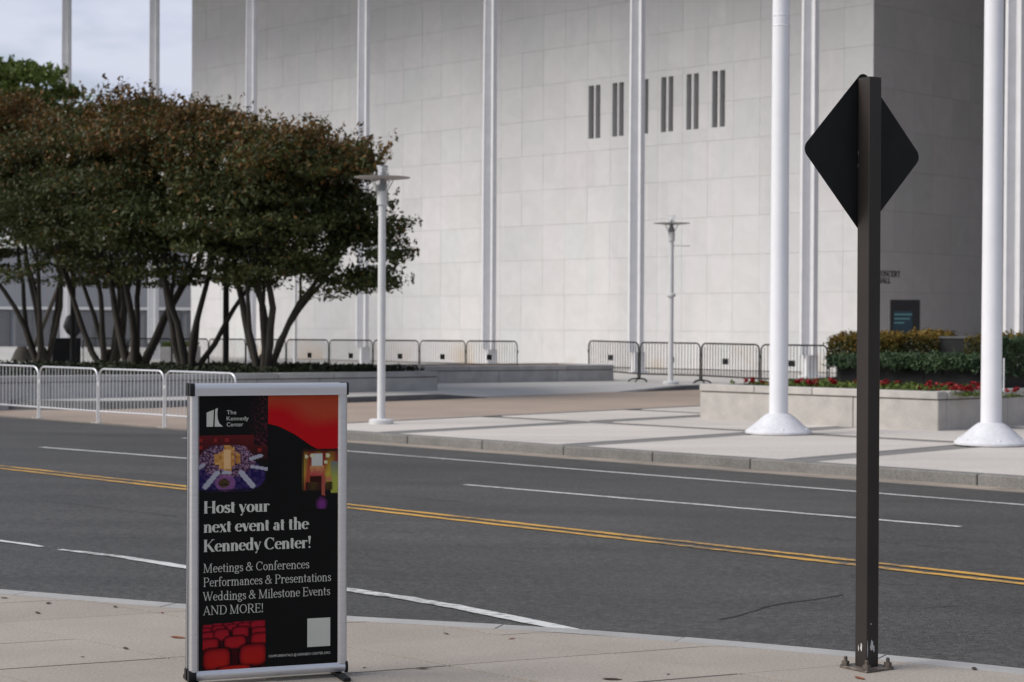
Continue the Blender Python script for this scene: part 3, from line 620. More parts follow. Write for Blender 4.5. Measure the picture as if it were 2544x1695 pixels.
def pen_text(txt, T, t, width, cap):
    """returns an MB in the x-z plane (front towards -y), left at 0, baseline 0"""
    adv = sum(GL[c][0] for c in txt); sx = width / (adv * cap); mb = MB(); x0 = 0.0; lay = 0
    T_ = T / max(0.5, sx) if sx < 1 else T
    for c in txt:
        a, strokes = GL[c]
        for st in strokes:
            lay = (lay + 1) % 12; yy = -0.0004 - 0.00012 * lay
            if st[0] == 'h': pts = [(st[1], st[3]), (st[2], st[3])]; ws = [t, t]
            elif st[0] == 'd':
                pts = None; k = 10; mb.add([(((x0 + st[1] + st[3] * math.cos(2 * math.pi * j / k) * .9) * cap * sx), yy, (st[2] + st[3] * math.sin(2 * math.pi * j / k)) * cap) for j in range(k)], [tuple(range(k))])
            elif st[0] in 'lL':
                pts = [(st[1], st[2]), (st[3], st[4])]
                ws = [T_, T_] if st[0] == 'l' or st[5] == 'T' else ([t, t] if st[5] == 't' else [T_ * 1.1, t])
            else:
                _, cx, cy, rx, ry, a0, a1 = st; k = max(6, int(abs(a1 - a0) / 14)); pts = []; ws = []
                for j in range(k + 1):
                    an = R(a0 + (a1 - a0) * j / k); pts.append((cx + rx * math.cos(an), cy + ry * math.sin(an)))
                    ws.append(t + (T_ - t) * abs(math.cos(an)) ** 1.4)
                if c == 's': ws = [max(w_, t + (T_ - t) * 0.85 * max(0, 1 - abs(p[1] - .335) / .16)) for w_, p in zip(ws, pts)]
            if pts:
                n_ = len(pts); L_, R_ = [], []
                for j, p in enumerate(pts):
                    q0, q1 = pts[max(j - 1, 0)], pts[min(j + 1, n_ - 1)]; dx, dy = q1[0] - q0[0], q1[1] - q0[1]; l = math.hypot(dx, dy) or 1
                    nx, ny = -dy / l * ws[j] / 2, dx / l * ws[j] / 2
                    L_.append(((x0 + p[0] + nx) * cap * sx, yy, (p[1] + ny) * cap)); R_.append(((x0 + p[0] - nx) * cap * sx, yy, (p[1] - ny) * cap))
                mb.add(L_ + R_, [(j, n_ + j, n_ + j + 1, j + 1) for j in range(n_ - 1)])
        x0 += a
    return mb
def sans_mesh(txt, width, cap, name='lettering', m=None):
    cu = bpy.data.curves.new('t', 'FONT'); cu.body = txt; cu.size = 1; cu.resolution_u = 3
    o = bpy.data.objects.new('t', cu); COL.objects.link(o); dg = bpy.context.evaluated_depsgraph_get(); dg.update()
    me = bpy.data.meshes.new_from_object(o.evaluated_get(dg)); bpy.data.objects.remove(o); bpy.data.curves.remove(cu)
    co = np.array([v.co[:] for v in me.vertices]); x0, x1 = co[:, 0].min(), co[:, 0].max(); sx = width / (x1 - x0); sy = cap / 0.70
    new = np.stack([(co[:, 0] - x0) * sx, np.full(len(co), -0.0006), co[:, 1] * sy], 1)
    me.vertices.foreach_set('co', new.ravel()); me.materials.clear(); me.materials.append(m or INK); me.name = name; me.update(); return me
# CONCERT HALL on the return wall
for txt, yb, wpx in (('CONCERT', 686, 57), ('HALL', 703, 33)):
    p = on_s(2180, yb, S0 - 0.012); L_ = wpx / (4620 * .7071 * .8 / p.y)
    mb = pen_text(txt, 0.22, 0.12, L_, 0.20)
    o = mb.obj('lettering', LETTER, hall); o.location = p - HL; o.rotation_euler = (0, 0, R(45))

# ================================================================== PLANTERS
def wall_blocks(parent, a, b, h, thick, m, inward, z0, coping=0.14, blk=1.6, seed=0):
    """run of granite blocks with a coping course; a,b ground points, inward = unit vector to the bed side"""
    rr = random.Random(seed); e = (b - a); ln = e.length; e.normalize(); k = max(1, round(ln / blk)); w = ln / k
    def piece(f0, f1, zz0, zz1, pr, nm):
        g_ = 0.006
        P = [a + e * (f0 + g_) - inward * pr, a + e * (f1 - g_) - inward * pr, a + e * (f1 - g_) + inward * thick, a + e * (f0 + g_) + inward * thick]
        ar = sum(P[i].x * P[(i + 1) % 4].y - P[(i + 1) % 4].x * P[i].y for i in range(4))
        if ar < 0: P = P[::-1]
        o = MB().prism([(p.x, p.y) for p in P], zz0, zz1).mesh(nm, m)
        bevel(o, 0.012, 1); return link(nm, o, parent)
    for i in range(k): piece(i * w, (i + 1) * w, z0 - 0.3, z0 + h - coping - 0.018, 0.0, 'granite_block')
    k2 = max(1, round(ln / (blk * 0.8))); w2 = ln / k2
    for i in range(k2): piece(i * w2, (i + 1) * w2, z0 + h - coping, z0 + h, 0.025, 'coping_stone')
    P = [a + e * .03 + inward * .03, b - e * .03 + inward * .03, b - e * .03 + inward * (thick - .03), a + e * .03 + inward * (thick - .03)]
    if sum(P[i].x * P[(i + 1) % 4].y - P[(i + 1) % 4].x * P[i].y for i in range(4)) < 0: P = P[::-1]
    link('wall_core', MB().prism([(p.x, p.y) for p in P], z0 - .3, z0 + h - coping - 0.001).mesh('wall_core', GROUT), parent)
def planter(name, label, corners, h, thick, m, zf, bed_m, bed_dz=0.08, blk=1.6, sides=None, group=None):
    t = thing(name, label, 'planter', group=group); c = Vector((0, 0))
    cen = sum((Vector((p.x, p.y, 0)) for p in corners), Vector()) / len(corners)
    n_ = len(corners)
    for i in (sides if sides is not None else range(n_)):
        a, b = corners[i].copy(), corners[(i + 1) % n_].copy(); a.z = b.z = 0; e = (b - a).normalized(); inw = Vector((-e.y, e.x, 0))
        if inw.dot(cen - a) < 0: inw = -inw
        wall_blocks(t, a + e * (0.0 if i % 2 == 0 else thick + .002), b - e * (0.0 if i % 2 == 0 else thick + .002), h, thick, m, inw, zf, blk=blk, seed=i)
    pts = [(p.x + (cen.x - p.x) * 0.015, p.y + (cen.y - p.y) * 0.015) for p in corners]
    if sum(pts[i][0] * pts[(i + 1) % n_][1] - pts[(i + 1) % n_][0] * pts[i][1] for i in range(n_)) < 0: pts = pts[::-1]
    MB().prism(pts, zf - 0.3, zf + h - bed_dz).obj('soil_bed', bed_m, t)
    return t
# left bed with the trees
zt1 = -0.18
A1, B1 = G(-260, 1001, zt1), G(1088, 975, zt1)
e1 = (B1 - A1).normalized(); m1 = Vector((-e1.y, e1.x, 0))
PT1 = planter('tree_planter', 'long low grey granite planter wall around the bed of dark trees', [A1, B1, B1 + m1 * 5.5 - e1 * 1.0, A1 + m1 * 17], 0.56, 0.35, GRAN_G, zt1, SOIL, blk=1.9)
zbed1 = zt1 + 0.48
cc = []
for k in range(26000):
    u, w = random.random(), random.random(); dep = 17 + (5.5 - 17) * u; p = A1 + e1 * ((B1 - A1).length * u - 1.0 * u * w) + m1 * (0.45 + (dep - 0.9) * w)
    cc.append((p.x, p.y, zbed1 + random.random() ** 2 * 0.22))
o = link('ground_cover', leaves_mesh('ground_cover', np.array(cc), 0.13, COVER), PT1); tag(o, kind='stuff')
# second low bed towards the building
zt2 = -0.12
B2 = G(1525, 946, zt2); A2 = G(770, 955, zt2); e2 = (B2 - A2).normalized(); m2 = Vector((-e2.y, e2.x, 0))
PT2 = planter('low_planter', 'low grey granite walled bed with bare brown soil in front of the building', [A2, B2, B2 + m2 * 3.2, A2 + m2 * 3.2], 0.50, 0.35, GRAN_G, zt2, mat('brown_mulch', (0.16, 0.09, 0.045), 0.95, var=0.25, scale=4), bed_dz=0.03, blk=2.2)
# light granite planter with flowers on the right
zt3 = P1(29.4) ; s31, s30 = 24.0, 18.42
C3 = [SD(s31, 29.4), SD(s30, 29.4), SD(s30, 38.5), SD(s31, 38.5)]
PT3 = planter('flower_planter', 'light granite planter with red flowers behind the flagpoles', C3, 0.71, 0.3, GRAN_L, zt3, SOIL, bed_dz=0.10, blk=1.9)
zbed3 = zt3 + 0.62
# leafy mat inside it
cc = []
for k in range(9000):
    s_, d_ = random.uniform(s30 + .35, s31 - .35), random.uniform(29.75, 38)
    p = SD(s_, d_); cc.append((p.x, p.y, zbed3 + random.random() ** 1.3 * (0.15 if d_ > 29.95 else 0.06)))
o = link('ground_cover', leaves_mesh('ground_cover', np.array(cc), 0.10, LEAF_T), PT3); tag(o, kind='stuff')
# geraniums
def gera(seed):
    r_ = np.random.default_rng(seed); n_ = 90
    c_ = r_.normal(size=(n_, 3)) * (0.13, 0.13, 0.05); c_[:, 2] = np.abs(c_[:, 2]) + 0.03
    lm = leaves_mesh('leaves', c_, 0.085, LEAF_T); fl = MB(); heads = []
    for k in range(int(r_.integers(2, 5))):
        hx, hy, hz = r_.normal() * .1, r_.normal() * .1, r_.uniform(.15, .27); fl.tube([(hx * .5, hy * .5, 0), (hx, hy, hz)], 0.006, 4); heads.append((hx, hy, hz))
    pt = []
    for h_ in heads:
        q = r_.normal(size=(34, 3)); q /= np.linalg.norm(q, axis=1)[:, None]; pt.append(np.array(h_) + q * (0.062, 0.062, 0.04))
    return lm, fl.mesh('stalks', LEAF_T), leaves_mesh('petals', np.concatenate(pt), 0.055, RED, aspect=0.9)
gv = [gera(50 + i) for i in range(4)]
spots = []
for px, n_ in ((1865, 1), (1900, 1), (1985, 1), (2010, 2), (2025, 1), (2062, 1), (2130, 1), (2198, 1), (2220, 1), (2285, 1), (2305, 2), (2325, 1), (2345, 1), (2365, 2), (2385, 2), (2402, 3), (2420, 2), (2436, 1), (2518, 1)):
    for k in range(n_):
        d_ = random.uniform(29.95, 31.4); p = on_d(px + random.uniform(-6, 6), 950, d_); spots.append((p.x, p.y))
for i, (x_, y_) in enumerate(spots):
    t = thing('geranium', 'red geranium in bloom in the light granite planter', 'flower', (x_, y_, zbed3 - 0.01), random.uniform(0, 6), 'red geraniums in the light granite planter')
    a, b, c = gv[i % 4]; link('leaves', a, t); link('stalks', b, t); tag(link('petals', c, t), kind='stuff'); t.scale = (random.uniform(.55, .85),) * 3
def zat(py, px, d): return on_d(px, py, d).z
# black granite trough with junipers, and hedges
ZTROUGH = zat(909, 2150, 32.2)
t = thing('black_trough', 'long black granite trough overhung by juniper behind the red flowers', 'planter')
zt = zbed3 - 0.06
p = on_d(2078, 940, 32.2); s_l = sof(p)
for k, (a, b) in enumerate(((s_l, s_l - 2.1), (s_l - 2.112, s_l - 4.2), (s_l - 4.212, s_l - 5.4))):
    if b < s30 + 0.32: b = s30 + 0.32
    if a - b < 0.2: continue
    MB().prism([SD(b, 32.2)[:2], SD(b, 33.6)[:2], SD(a, 33.6)[:2], SD(a, 32.2)[:2]], zt, ZTROUGH).obj('granite_block', BLACKG, t)
ztop = zat(909, 2150, 32.2)
def shrub(name, label, cat, boxes, leaf, m, n_, droop=0.0, parent=None, group=None, spiky=False, core_m=None):
    """clipped or loose shrub: leaf faces packed near the surface of soft boxes; boxes in (s0,s1,d0,d1,z0,z1)"""
    c_ = []
    for (s0, s1, d0, d1, z0, z1) in boxes:
        k = int(n_ / len(boxes)); q = rng.random((k, 3)); face = rng.integers(0, 3, k); side = rng.integers(0, 2, k)
        dep = 1 - rng.random(k) ** 2 * 0.28
        for ax in range(3):
            mk = face == ax; q[mk, ax] = 0.5 + (side[mk] - 0.5) * dep[mk]
        # lumpy surface
        lump = 0.05 * (np.sin(q[:, 0] * 17 + z0) + np.sin(q[:, 1] * 13 + s0) + np.sin(q[:, 0] * 41) * .5) 
        S_ = s0 + (s1 - s0) * q[:, 0]; D_ = d0 + (d1 - d0) * q[:, 1]; Z_ = z0 + (z1 - z0) * (q[:, 2]) + lump * (z1 - z0) * q[:, 2]
        edge_ = np.abs(q[:, :2] - .5).max(1); Z_ -= np.clip(edge_ - .40, 0, 1) * (z1 - z0) * 1.2 * q[:, 2]
        c_.append(np.stack([-Q * S_ + Q * D_, Q * S_ + Q * D_, Z_], 1))
    c_ = np.concatenate(c_) + rng.normal(size=(sum(len(a) for a in c_), 3)) * leaf * 0.35
    t_ = thing(name, label, cat, group=group)
    mi_ = None
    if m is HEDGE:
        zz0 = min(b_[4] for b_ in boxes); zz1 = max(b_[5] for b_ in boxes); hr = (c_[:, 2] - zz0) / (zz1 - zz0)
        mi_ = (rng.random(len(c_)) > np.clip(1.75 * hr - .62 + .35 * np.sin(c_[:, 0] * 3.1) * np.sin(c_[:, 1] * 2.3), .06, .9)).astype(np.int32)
    link('foliage', leaves_mesh('foliage', c_, leaf, [m, HEDGE_G] if m is HEDGE else m, mi_, up=0.0 if spiky else 0.3, aspect=0.28 if spiky else 0.55), t_)
    st = MB()
    for (s0, s1, d0, d1, z0, z1) in boxes:
        for k in range(4):
            p_ = SD(random.uniform(s0 + .2 * (s1 - s0), s1 - .2 * (s1 - s0)), random.uniform(d0 + .3 * (d1 - d0), d1 - .3 * (d1 - d0)), z0 - .05); st.tube([p_, p_ + Vector((random.uniform(-.05, .05), random.uniform(-.05, .05), (z1 - z0) * .7))], [.02, .008], 5)
    st.obj('stem', BARK, t_); return t_
def sd_span(px0, px1, d): return sof(on_d(px1, 900, d)), sof(on_d(px0, 900, d))
a, b = sd_span(2062, 2245, 32.0); shrub('juniper', 'dark green juniper spilling over the end of the black trough', 'shrub', [(a, b, 31.9, 33.4, ztop - .01, ztop + .20)], 0.11, JUNI, 5200, spiky=True, group='junipers along the black trough')
a, b = sd_span(2245, 2430, 32.0); shrub('juniper', 'dark green juniper between the sign post and the second flagpole', 'shrub', [(a, b, 31.9, 33.4, ztop - .0, ztop + .22)], 0.11, JUNI, 5200, spiky=True, group='junipers along the black trough')
a, b = sd_span(2455, 2700, 32.0); shrub('juniper', 'taller green juniper beyond the right flagpole', 'shrub', [(max(a, s30 + .3), b, 32.0, 33.8, ztop - .1, ztop + .55)], 0.11, JUNI, 5200, spiky=True, group='junipers along the black trough')
zb = zat(880, 2150, 34.2)
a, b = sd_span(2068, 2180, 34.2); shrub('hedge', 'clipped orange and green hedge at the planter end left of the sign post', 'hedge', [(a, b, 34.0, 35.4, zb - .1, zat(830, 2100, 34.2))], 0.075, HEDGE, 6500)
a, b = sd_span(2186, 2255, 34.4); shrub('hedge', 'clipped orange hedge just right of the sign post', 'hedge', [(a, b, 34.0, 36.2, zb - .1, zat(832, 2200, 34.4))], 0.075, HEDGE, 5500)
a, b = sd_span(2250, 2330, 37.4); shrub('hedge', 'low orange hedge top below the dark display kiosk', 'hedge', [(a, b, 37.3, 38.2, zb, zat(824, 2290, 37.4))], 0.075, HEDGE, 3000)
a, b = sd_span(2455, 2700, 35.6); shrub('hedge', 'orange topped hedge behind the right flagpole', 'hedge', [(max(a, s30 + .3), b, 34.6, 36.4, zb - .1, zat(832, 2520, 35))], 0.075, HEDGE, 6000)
# grey concrete blocks behind the juniper
for lab, px0, px1, dd, m_, zz in (('grey concrete box standing behind the juniper', 2230, 2335, 36.4, CONCB, 835), ('black granite block beside the grey concrete box', 2334, 2445, 35.6, BLACKG, 836)):
    a, b = sd_span(px0, px1, dd); zt_ = zat(zz, (px0 + px1) / 2, dd)
    t = thing('stone_box', lab, 'block')
    o = MB().prism([SD(a, dd)[:2], SD(a, dd + .8)[:2], SD(b, dd + .8)[:2], SD(b, dd)[:2]], zbed3 - .05, zt_ - .05).obj('body', m_, t); bevel(o.data, .015, 1)
    o = MB().prism([SD(a - .02, dd - .02)[:2], SD(a - .02, dd + .82)[:2], SD(b + .02, dd + .82)[:2], SD(b + .02, dd - .02)[:2]], zt_ - .048, zt_).obj('cap', CONCB, t)
# thin white stake near the right flagpole
p = on_d(2494, 930, 31.6); t = tag(MB().tube([(p.x, p.y, zbed3 - .02), (p.x, p.y, zat(890, 2494, 31.6))], 0.014, 6).obj('marker_stake', WHITEP, None), 'thin white stake in the bed right beside the second flagpole', 'stake')

# ================================================================== STREET FURNITURE
# ---- flagpoles
SCUFF = mat('scuffed_white_paint', (0.66, 0.66, 0.69), 0.45, scale=7, col2=(0.55, 0.55, 0.57), detail=10, fine=.06, fscale=30)
def flagpole(px, py, label):
    b = G(px, py, P1(27)); t = thing('flagpole', label, 'flagpole', b, 0, 'white flagpoles on the pavement')
    prof = [(0.56, 0.0), (0.585, 0.012), (0.585, 0.045), (0.56, 0.07), (0.47, 0.135), (0.38, 0.215), (0.30, 0.285), (0.235, 0.335), (0.19, 0.36), (0.172, 0.365)]
    o = link('base', soften(MB().lathe(prof, 40).mesh('base', SCUFF), 35), t)
    for k in range(6):
        an = R(30 + 60 * k); link('bolt', MB().lathe([(.022, .0), (.022, .02), (.012, .026)], 6).mesh('bolt', WHITEP), t, (math.cos(an) * .52, math.sin(an) * .52, .085))
    H_ = 14.0; o = link('shaft', soften(MB().lathe([(0.167, 0.34), (0.158, 3.5), (0.152, 7.4), (0.10, H_)], 32).mesh('shaft', WHITEP), 60), t)
    for zz in (7.36, 7.18): 
        c = link('joint_ring', soften(MB().lathe([(0.1535, -0.012), (0.158, -0.008), (0.158, 0.008), (0.1535, 0.012)], 32).mesh('joint_ring', WHITEP), 60), t); c.location = (0, 0, zz)
    link('finial', soften(MB().lathe([(0.01, H_), (0.09, H_ + .03), (0.13, H_ + .12), (0.09, H_ + .21), (0.01, H_ + .24)], 20).mesh('finial', mat('gilt', (0.6, 0.45, 0.15), 0.3, metal=0.8)), 60), t)
    return t
flagpole(1934, 1078, 'white flagpole with flared base, left of the dark sign post')
flagpole(2462, 1106, 'white flagpole with flared base at the right of the dark sign post')
# ---- lamps
def lamp(b, label, dark=False, H_=4.95, ring=False, group='disc lamps on the plaza'):
    m = BLACKM if dark else WHITEP2
    t = thing('street_lamp', label, 'street lamp', b, 0, group)
    link('base', soften(MB().lathe([(0.225, -.02), (0.235, 0.0), (0.235, 0.075), (0.20, 0.095), (0.09, 0.10)], 28).mesh('base', m), 35), t)
    link('pole', soften(MB().lathe([(0.078, 0.08), (0.074, 3.0), (0.068, H_ - 0.72)], 20).mesh('pole', m), 60), t)
    link('collar', soften(MB().lathe([(0.05, H_ - 0.76), (0.098, H_ - 0.755), (0.1, H_ - 0.5), (0.093, H_ - 0.49)], 20).mesh('collar', m), 35), t)
    c = link('globe', soften(MB().lathe([(0.088, H_ - 0.49), (0.088, H_ - 0.1), (0.115, H_)], 20).mesh('globe', LGLASS), 35), t)
    link('reflector', soften(MB().lathe([(0.078, H_ - 0.49), (0.078, H_ - 0.37), (0.045, H_ - 0.345), (0.03, H_ - .12), (0.01, H_ - .11)], 16).mesh('reflector', mat('grey_metal', (0.22, 0.22, 0.22), 0.5, var=0.1)), 40), c)
    link('disc', soften(MB().lathe([(0.1, H_ - 0.255), (0.3, H_ - 0.262), (0.535, H_ - 0.235), (0.54, H_ - 0.225), (0.3, H_ - 0.222), (0.1, H_ - 0.22)], 36).mesh('disc', mat('grey_disc', (0.42, 0.40, 0.39), 0.5, var=0.05)), 35), t)
    for k in range(4):
        an = R(40 + 90 * k); cx, cy = math.cos(an), math.sin(an)
        MB().tube([(cx * .098, cy * .098, H_ - .56), (cx * .11, cy * .11, H_ - .50), (cx * .27, cy * .27, H_ - .252)], 0.011, 6).obj('strut', GALV, t)
    if ring:
        link('mast_ring', soften(MB().lathe([(0.08, 2.55), (0.13, 2.58), (0.13, 2.64), (0.08, 2.67)], 20).mesh('mast_ring', m), 35), t)
        MB().box((-.02, -.02, 4.05), (0.55, .02, 4.075)).obj('banner_arm', m, t)
    return t
lamp(G(947, 1053, P1(23.5) + .002), 'white disc lamp standing at the kerb in front of the trees')
lamp(G(1666, 955, P2(42)), 'white disc lamp with a mast ring by the black barriers', ring=True)
lamp(G(733, 911, P2(47)), 'white lamp pole whose head is hidden in the rightmost tree', H_=4.7)
# ---- barricades
def rrect(w, h, r_, z0, n_=5):
    P = [(-w / 2, 0, z0)] + [(-w / 2 + r_ - r_ * math.cos(R(90 * k / n_)), 0, h - r_ + r_ * math.sin(R(90 * k / n_))) for k in range(n_ + 1)]
    return P + [(-x_, 0, z_) for x_, _, z_ in P[::-1]]
def barricade_kit(w, h, nb, rt, rb, m, z_rail, arched):
    kit = {}
    kit['frame'] = [(soften(MB().tube(rrect(w, h, 0.16, 0.0 if not arched else 0.09), rt, 8).mesh('frame', m), 60), (0, 0, 0))]
    kit['bottom_rail'] = [(soften(MB().tube([(-w / 2 + rt, 0, z_rail), (w / 2 - rt, 0, z_rail)], rt * .9, 8).mesh('bottom_rail', m), 60), (0, 0, 0))]
    bars = []; full = MB().tube([(0, 0, z_rail + rt * .6), (0, 0, h - rt * .6)], rb, 6).mesh('bar', m); short = MB().tube([(0, 0, z_rail + rt * .6), (0, 0, h - .09)], rb, 6).mesh('bar', m)
    for k in range(nb):
        x_ = -w / 2 + w * (k + 1) / (nb + 1); bars.append((short if abs(x_) > w / 2 - .13 else full, (x_, 0, 0)))
    kit['bar'] = bars
    if arched:
        fm = soften(MB().tube([(0, -.30, 0.0), (0, -.27, .04), (0, -.17, .085), (0, 0, .10), (0, .17, .085), (0, .27, .04), (0, .30, 0.0)], rt * .95, 8).mesh('foot', m), 60)
        kit['tag_plate'] = [(MB().box((-.11, -.035, h * .50), (.11, -.024, h * .50 + .17)).mesh('tag_plate', PLASTIC), (0, 0, 0))]
    else: fm = MB().box((-.035, -.10, -.004), (.035, .10, .006)).mesh('foot', m)
    kit['foot'] = [(fm, (-w / 2 + .03, 0, 0)), (fm, (w / 2 - .03, 0, 0))]
    hm = MB().box((-.03, -.012, -.03), (.03, .012, .03)).mesh('hook', m)
    kit['hook'] = [(hm, (-w / 2 - .03, 0, h * .72)), (hm, (w / 2 + .03, 0, h * .72))]
    return kit
def barricade(kit, label, group, a, b, w, tagx=0.0):
    c = (a + b) / 2; t = thing('crowd_barricade', label, 'barricade', c, math.atan2((b - a).y, (b - a).x), group); 
    t.scale = ((b - a).length / (w + 0.07), 1, 1); t.rotation_euler[1] = -math.atan2(b.z - a.z, (b - a).length)
    for nm, lst in kit.items():
        for me, lo in lst:
            o = link(nm, me, t, lo)
            if nm == 'tag_plate': o.location.x = tagx
    return t
sk = barricade_kit(2.1, 1.1, 17, 0.019, 0.0085, GALV, 0.23, False)
SP = [DWP(-62, 1026), DWP(97, 1038.5), DWP(244, 1050), DWP(409, 1061), DWP(588, 1074)]
slab = ['silver steel crowd barricade cut off by the photo\'s left edge', 'silver steel crowd barricade, second from the left edge', 'silver steel crowd barricade, third from the left edge', 'silver steel crowd barricade partly hidden by the poster stand']
for i in range(4): barricade(sk, slab[i], 'silver crowd barricades along the driveway', SP[i], SP[i + 1], 2.1)
bk = barricade_kit(2.2, 1.2, 19, 0.023, 0.0095, BLACKM, 0.24, True)
def bpt(px, ytop):
    """ground point of a barrier end whose 1.2 m high top shows at ytop"""
    best = None
    for dd in np.linspace(40, 95, 1101):
        p = AT(px, ytop, dd); z = P2(dof(p))
        e = abs(p.z - 1.2 - z)
        if best is None or e < best[0]: best = (e, Vector((p.x, p.y, z)))
    return best[1]
RB = [G(1461, 936.5, P2(45)), G(1588, 948.5, P2(43)), G(1741, 953, P2(42)), G(1888, 962, P2(41)), G(2057, 967, P2(40)), G(2230, 972, P2(39))]
rl = ['black crowd barrier beside the right end of the low bed', 'black crowd barrier behind the second disc lamp pole', 'black crowd barrier sloping between the disc lamp and the left flagpole', 'black crowd barrier directly behind the left flagpole', 'black crowd barrier disappearing behind the hedge']
for i in range(5): barricade(bk, rl[i], 'black crowd barriers before the right part of the wall', RB[i], RB[i + 1], 2.2, random.uniform(-.15, .2))
LX = [205, 318, 427, 518.5, 610.5, 711, 817.5, 926.5, 1042, 1157.5, 1287]
LP = []
for k, x_ in enumerate(LX):
    dist = 66 - 7 * k / 10; v = ray(x_, 850); p = Vector((v.x * dist, dist, 0)); p.z = P2(dof(p)); LP.append(p)
ll = ['black crowd barrier furthest left, beyond the dark sculpture', 'black crowd barrier behind the second tree\'s stems', 'black crowd barrier behind the low bright hedge strip', 'black crowd barrier left of the taller dark post', 'black crowd barrier behind the base of the rightmost tree', 'black crowd barrier behind the white lamp pole under the rightmost tree', 'black crowd barrier just left of the kerbside disc lamp',
      'black crowd barrier right of the kerbside disc lamp', 'black crowd barrier in front of the wall, second from the row\'s open end', 'black crowd barrier at the open end of the left row']
for i in range(10): barricade(bk, ll[i], 'black crowd barriers behind the trees and low bed', LP[i], LP[i + 1], 2.2, random.uniform(-.1, .25))
# ---- dark posts among the trees
for px, py, lab in ((181, 905, 'dark post in front of the bust sculpture among the trees'), (561, 918, 'tall dark post just left of the rightmost tree')):
    dd = 1.30 * F / (py - 807); b = AT(px, py, dd); b.z = zbed1 - .05
    t = thing('dark_post', lab, 'post', b, 0, 'dark posts between the trees')
    link('shaft', soften(MB().lathe([(0.095, 0), (0.088, 2.0), (0.075, 4.6)], 18).mesh('shaft', BLACKM), 60), t)
    link('foot', soften(MB().lathe([(0.15, 0), (0.15, 0.10), (0.10, 0.16)], 18).mesh('foot', BLACKM), 35), t)
    link('cap', soften(MB().lathe([(0.08, 4.6), (0.11, 4.62), (0.11, 4.75), (0.02, 4.85)], 18).mesh('cap', BLACKM), 35), t)
# ---- dark bust-like sculpture on plinth
b = AT(162, 895, 64); b.z = P2(dof(b))
t = thing('sculpture', 'dark rounded sculpture on a black plinth between the left trees', 'sculpture', b, R(20))
zt_ = AT(162, 840, 64).z - b.z
o = MB().box((-.48, -.4, 0), (.48, .4, zt_)).obj('plinth', BLACKG, t); bevel(o.data, .03, 2)
sh = MB().lathe([(0.10, zt_), (0.14, zt_ + .08), (0.25, zt_ + .18), (0.32, zt_ + .38), (0.33, zt_ + .60), (0.28, zt_ + .74), (0.15, zt_ + .80), (0.02, zt_ + .81)], 20)
sh.v = [(x_ * (1.0 + .12 * math.sin(z_ * 9)) , y_ * .8, z_) for x_, y_, z_ in sh.v]; o = link('figure', soften(sh.mesh('figure', mat('dark_bronze', (0.02, 0.02, 0.024), 0.4, var=0.2)), 80), t); o.location = (0.28, 0, 0)
# ---- digital display kiosk
b = AT(2247, 900, 50); b.z = P1(dof(b)); b.z = -0.2
wz = 73 / F * 50; hz = AT(2247, 745, 50).z - b.z
t = thing('display_kiosk', 'black display kiosk with teal text lines before the dark side wall', 'kiosk', b, R(-4))
o = MB().box((-wz / 2, -.08, 0), (wz / 2, .08, hz)).obj('housing', PLASTIC, t); bevel(o.data, .02, 2)
SCR = bpy.data.materials.new('lit_screen'); SCR.use_nodes = True; q = SCR.node_tree.nodes['Principled BSDF']; q.inputs['Base Color'].default_value = (.006, .014, .022, 1); q.inputs['Emission Color'].default_value = (.01, .03, .05, 1); q.inputs['Emission Strength'].default_value = 0.15; q.inputs['Roughness'].default_value = .15
SCT = bpy.data.materials.new('lit_text'); SCT.use_nodes = True; q = SCT.node_tree.nodes['Principled BSDF']; q.inputs['Base Color'].default_value = (.03, .07, .08, 1); q.inputs['Emission Color'].default_value = (.03, .12, .12, 1); q.inputs['Emission Strength'].default_value = 0.22
o = MB().box((-wz * .39, -.084, hz * .40), (wz * .24, -.079, hz * .88)).obj('screen', SCR, t)
for k, (w_, zc) in enumerate(((.60, .845), (.52, .80), (.34, .757))):
    MB().box((-wz * .37, -.087, hz * zc - .02), (-wz * .37 + wz * w_, -.0842, hz * zc + .022)).obj('text_line', SCT, o)
# ---- hedge strip and far building on the left
hb = []
p = AT(440, 870, 71); zz = P2(dof(p))
t = thing('low_wall_bed', 'grey low wall with a bright clipped hedge strip behind the black barriers', 'planter')
a_, b_ = AT(398, 870, 71), AT(485, 870, 71)
MB().box((a_.x, 71, zz), (b_.x, 72.2, AT(440, 862, 71).z)).obj('wall', GRAN_G, t)
c_ = rng.random((2500, 3)) * (b_.x - a_.x, 1.0, .18) + (a_.x, 71.1, AT(440, 862, 71).z); link('foliage', leaves_mesh('foliage', c_, .07, LEAF_T), t)
t = thing('far_building', 'blue grey building far behind the trees at the left', 'building')
xl, xr, yy = AT(-500, 800, 128).x, AT(560, 800, 128).x, 128.0
zg = -.5
MB().box((xl, yy, zg), (xr, yy + 20, AT(200, 690, 128).z + 2.0)).obj('wall', FARB, t)
MB().box((xl, yy - .25, AT(200, 770, 128).z), (xr, yy - .002, AT(200, 763, 128).z)).obj('ledge', FARL, t)
for k in range(10):
    a_ = xl + (xr - xl) * (k + .06) / 10; b_ = xl + (xr - xl) * (k + .94) / 10
    w_ = MB().box((a_, yy - .12, zg + .4), (b_, yy - .003, AT(200, 774, 128).z)).obj('window', FARD, t)
    MB().box((a_ + .12, yy - .15, zg + .55), ((a_ + b_) / 2 - .04, yy - .122, AT(200, 778, 128).z)).obj('pane', mat('far_pane', (0.10, 0.105, 0.12), 0.3, var=0.1), w_)
    MB().box(((a_ + b_) / 2 + .04, yy - .15, zg + .55), (b_ - .12, yy - .122, AT(200, 778, 128).z)).obj('pane', MATS['far_pane'], w_)

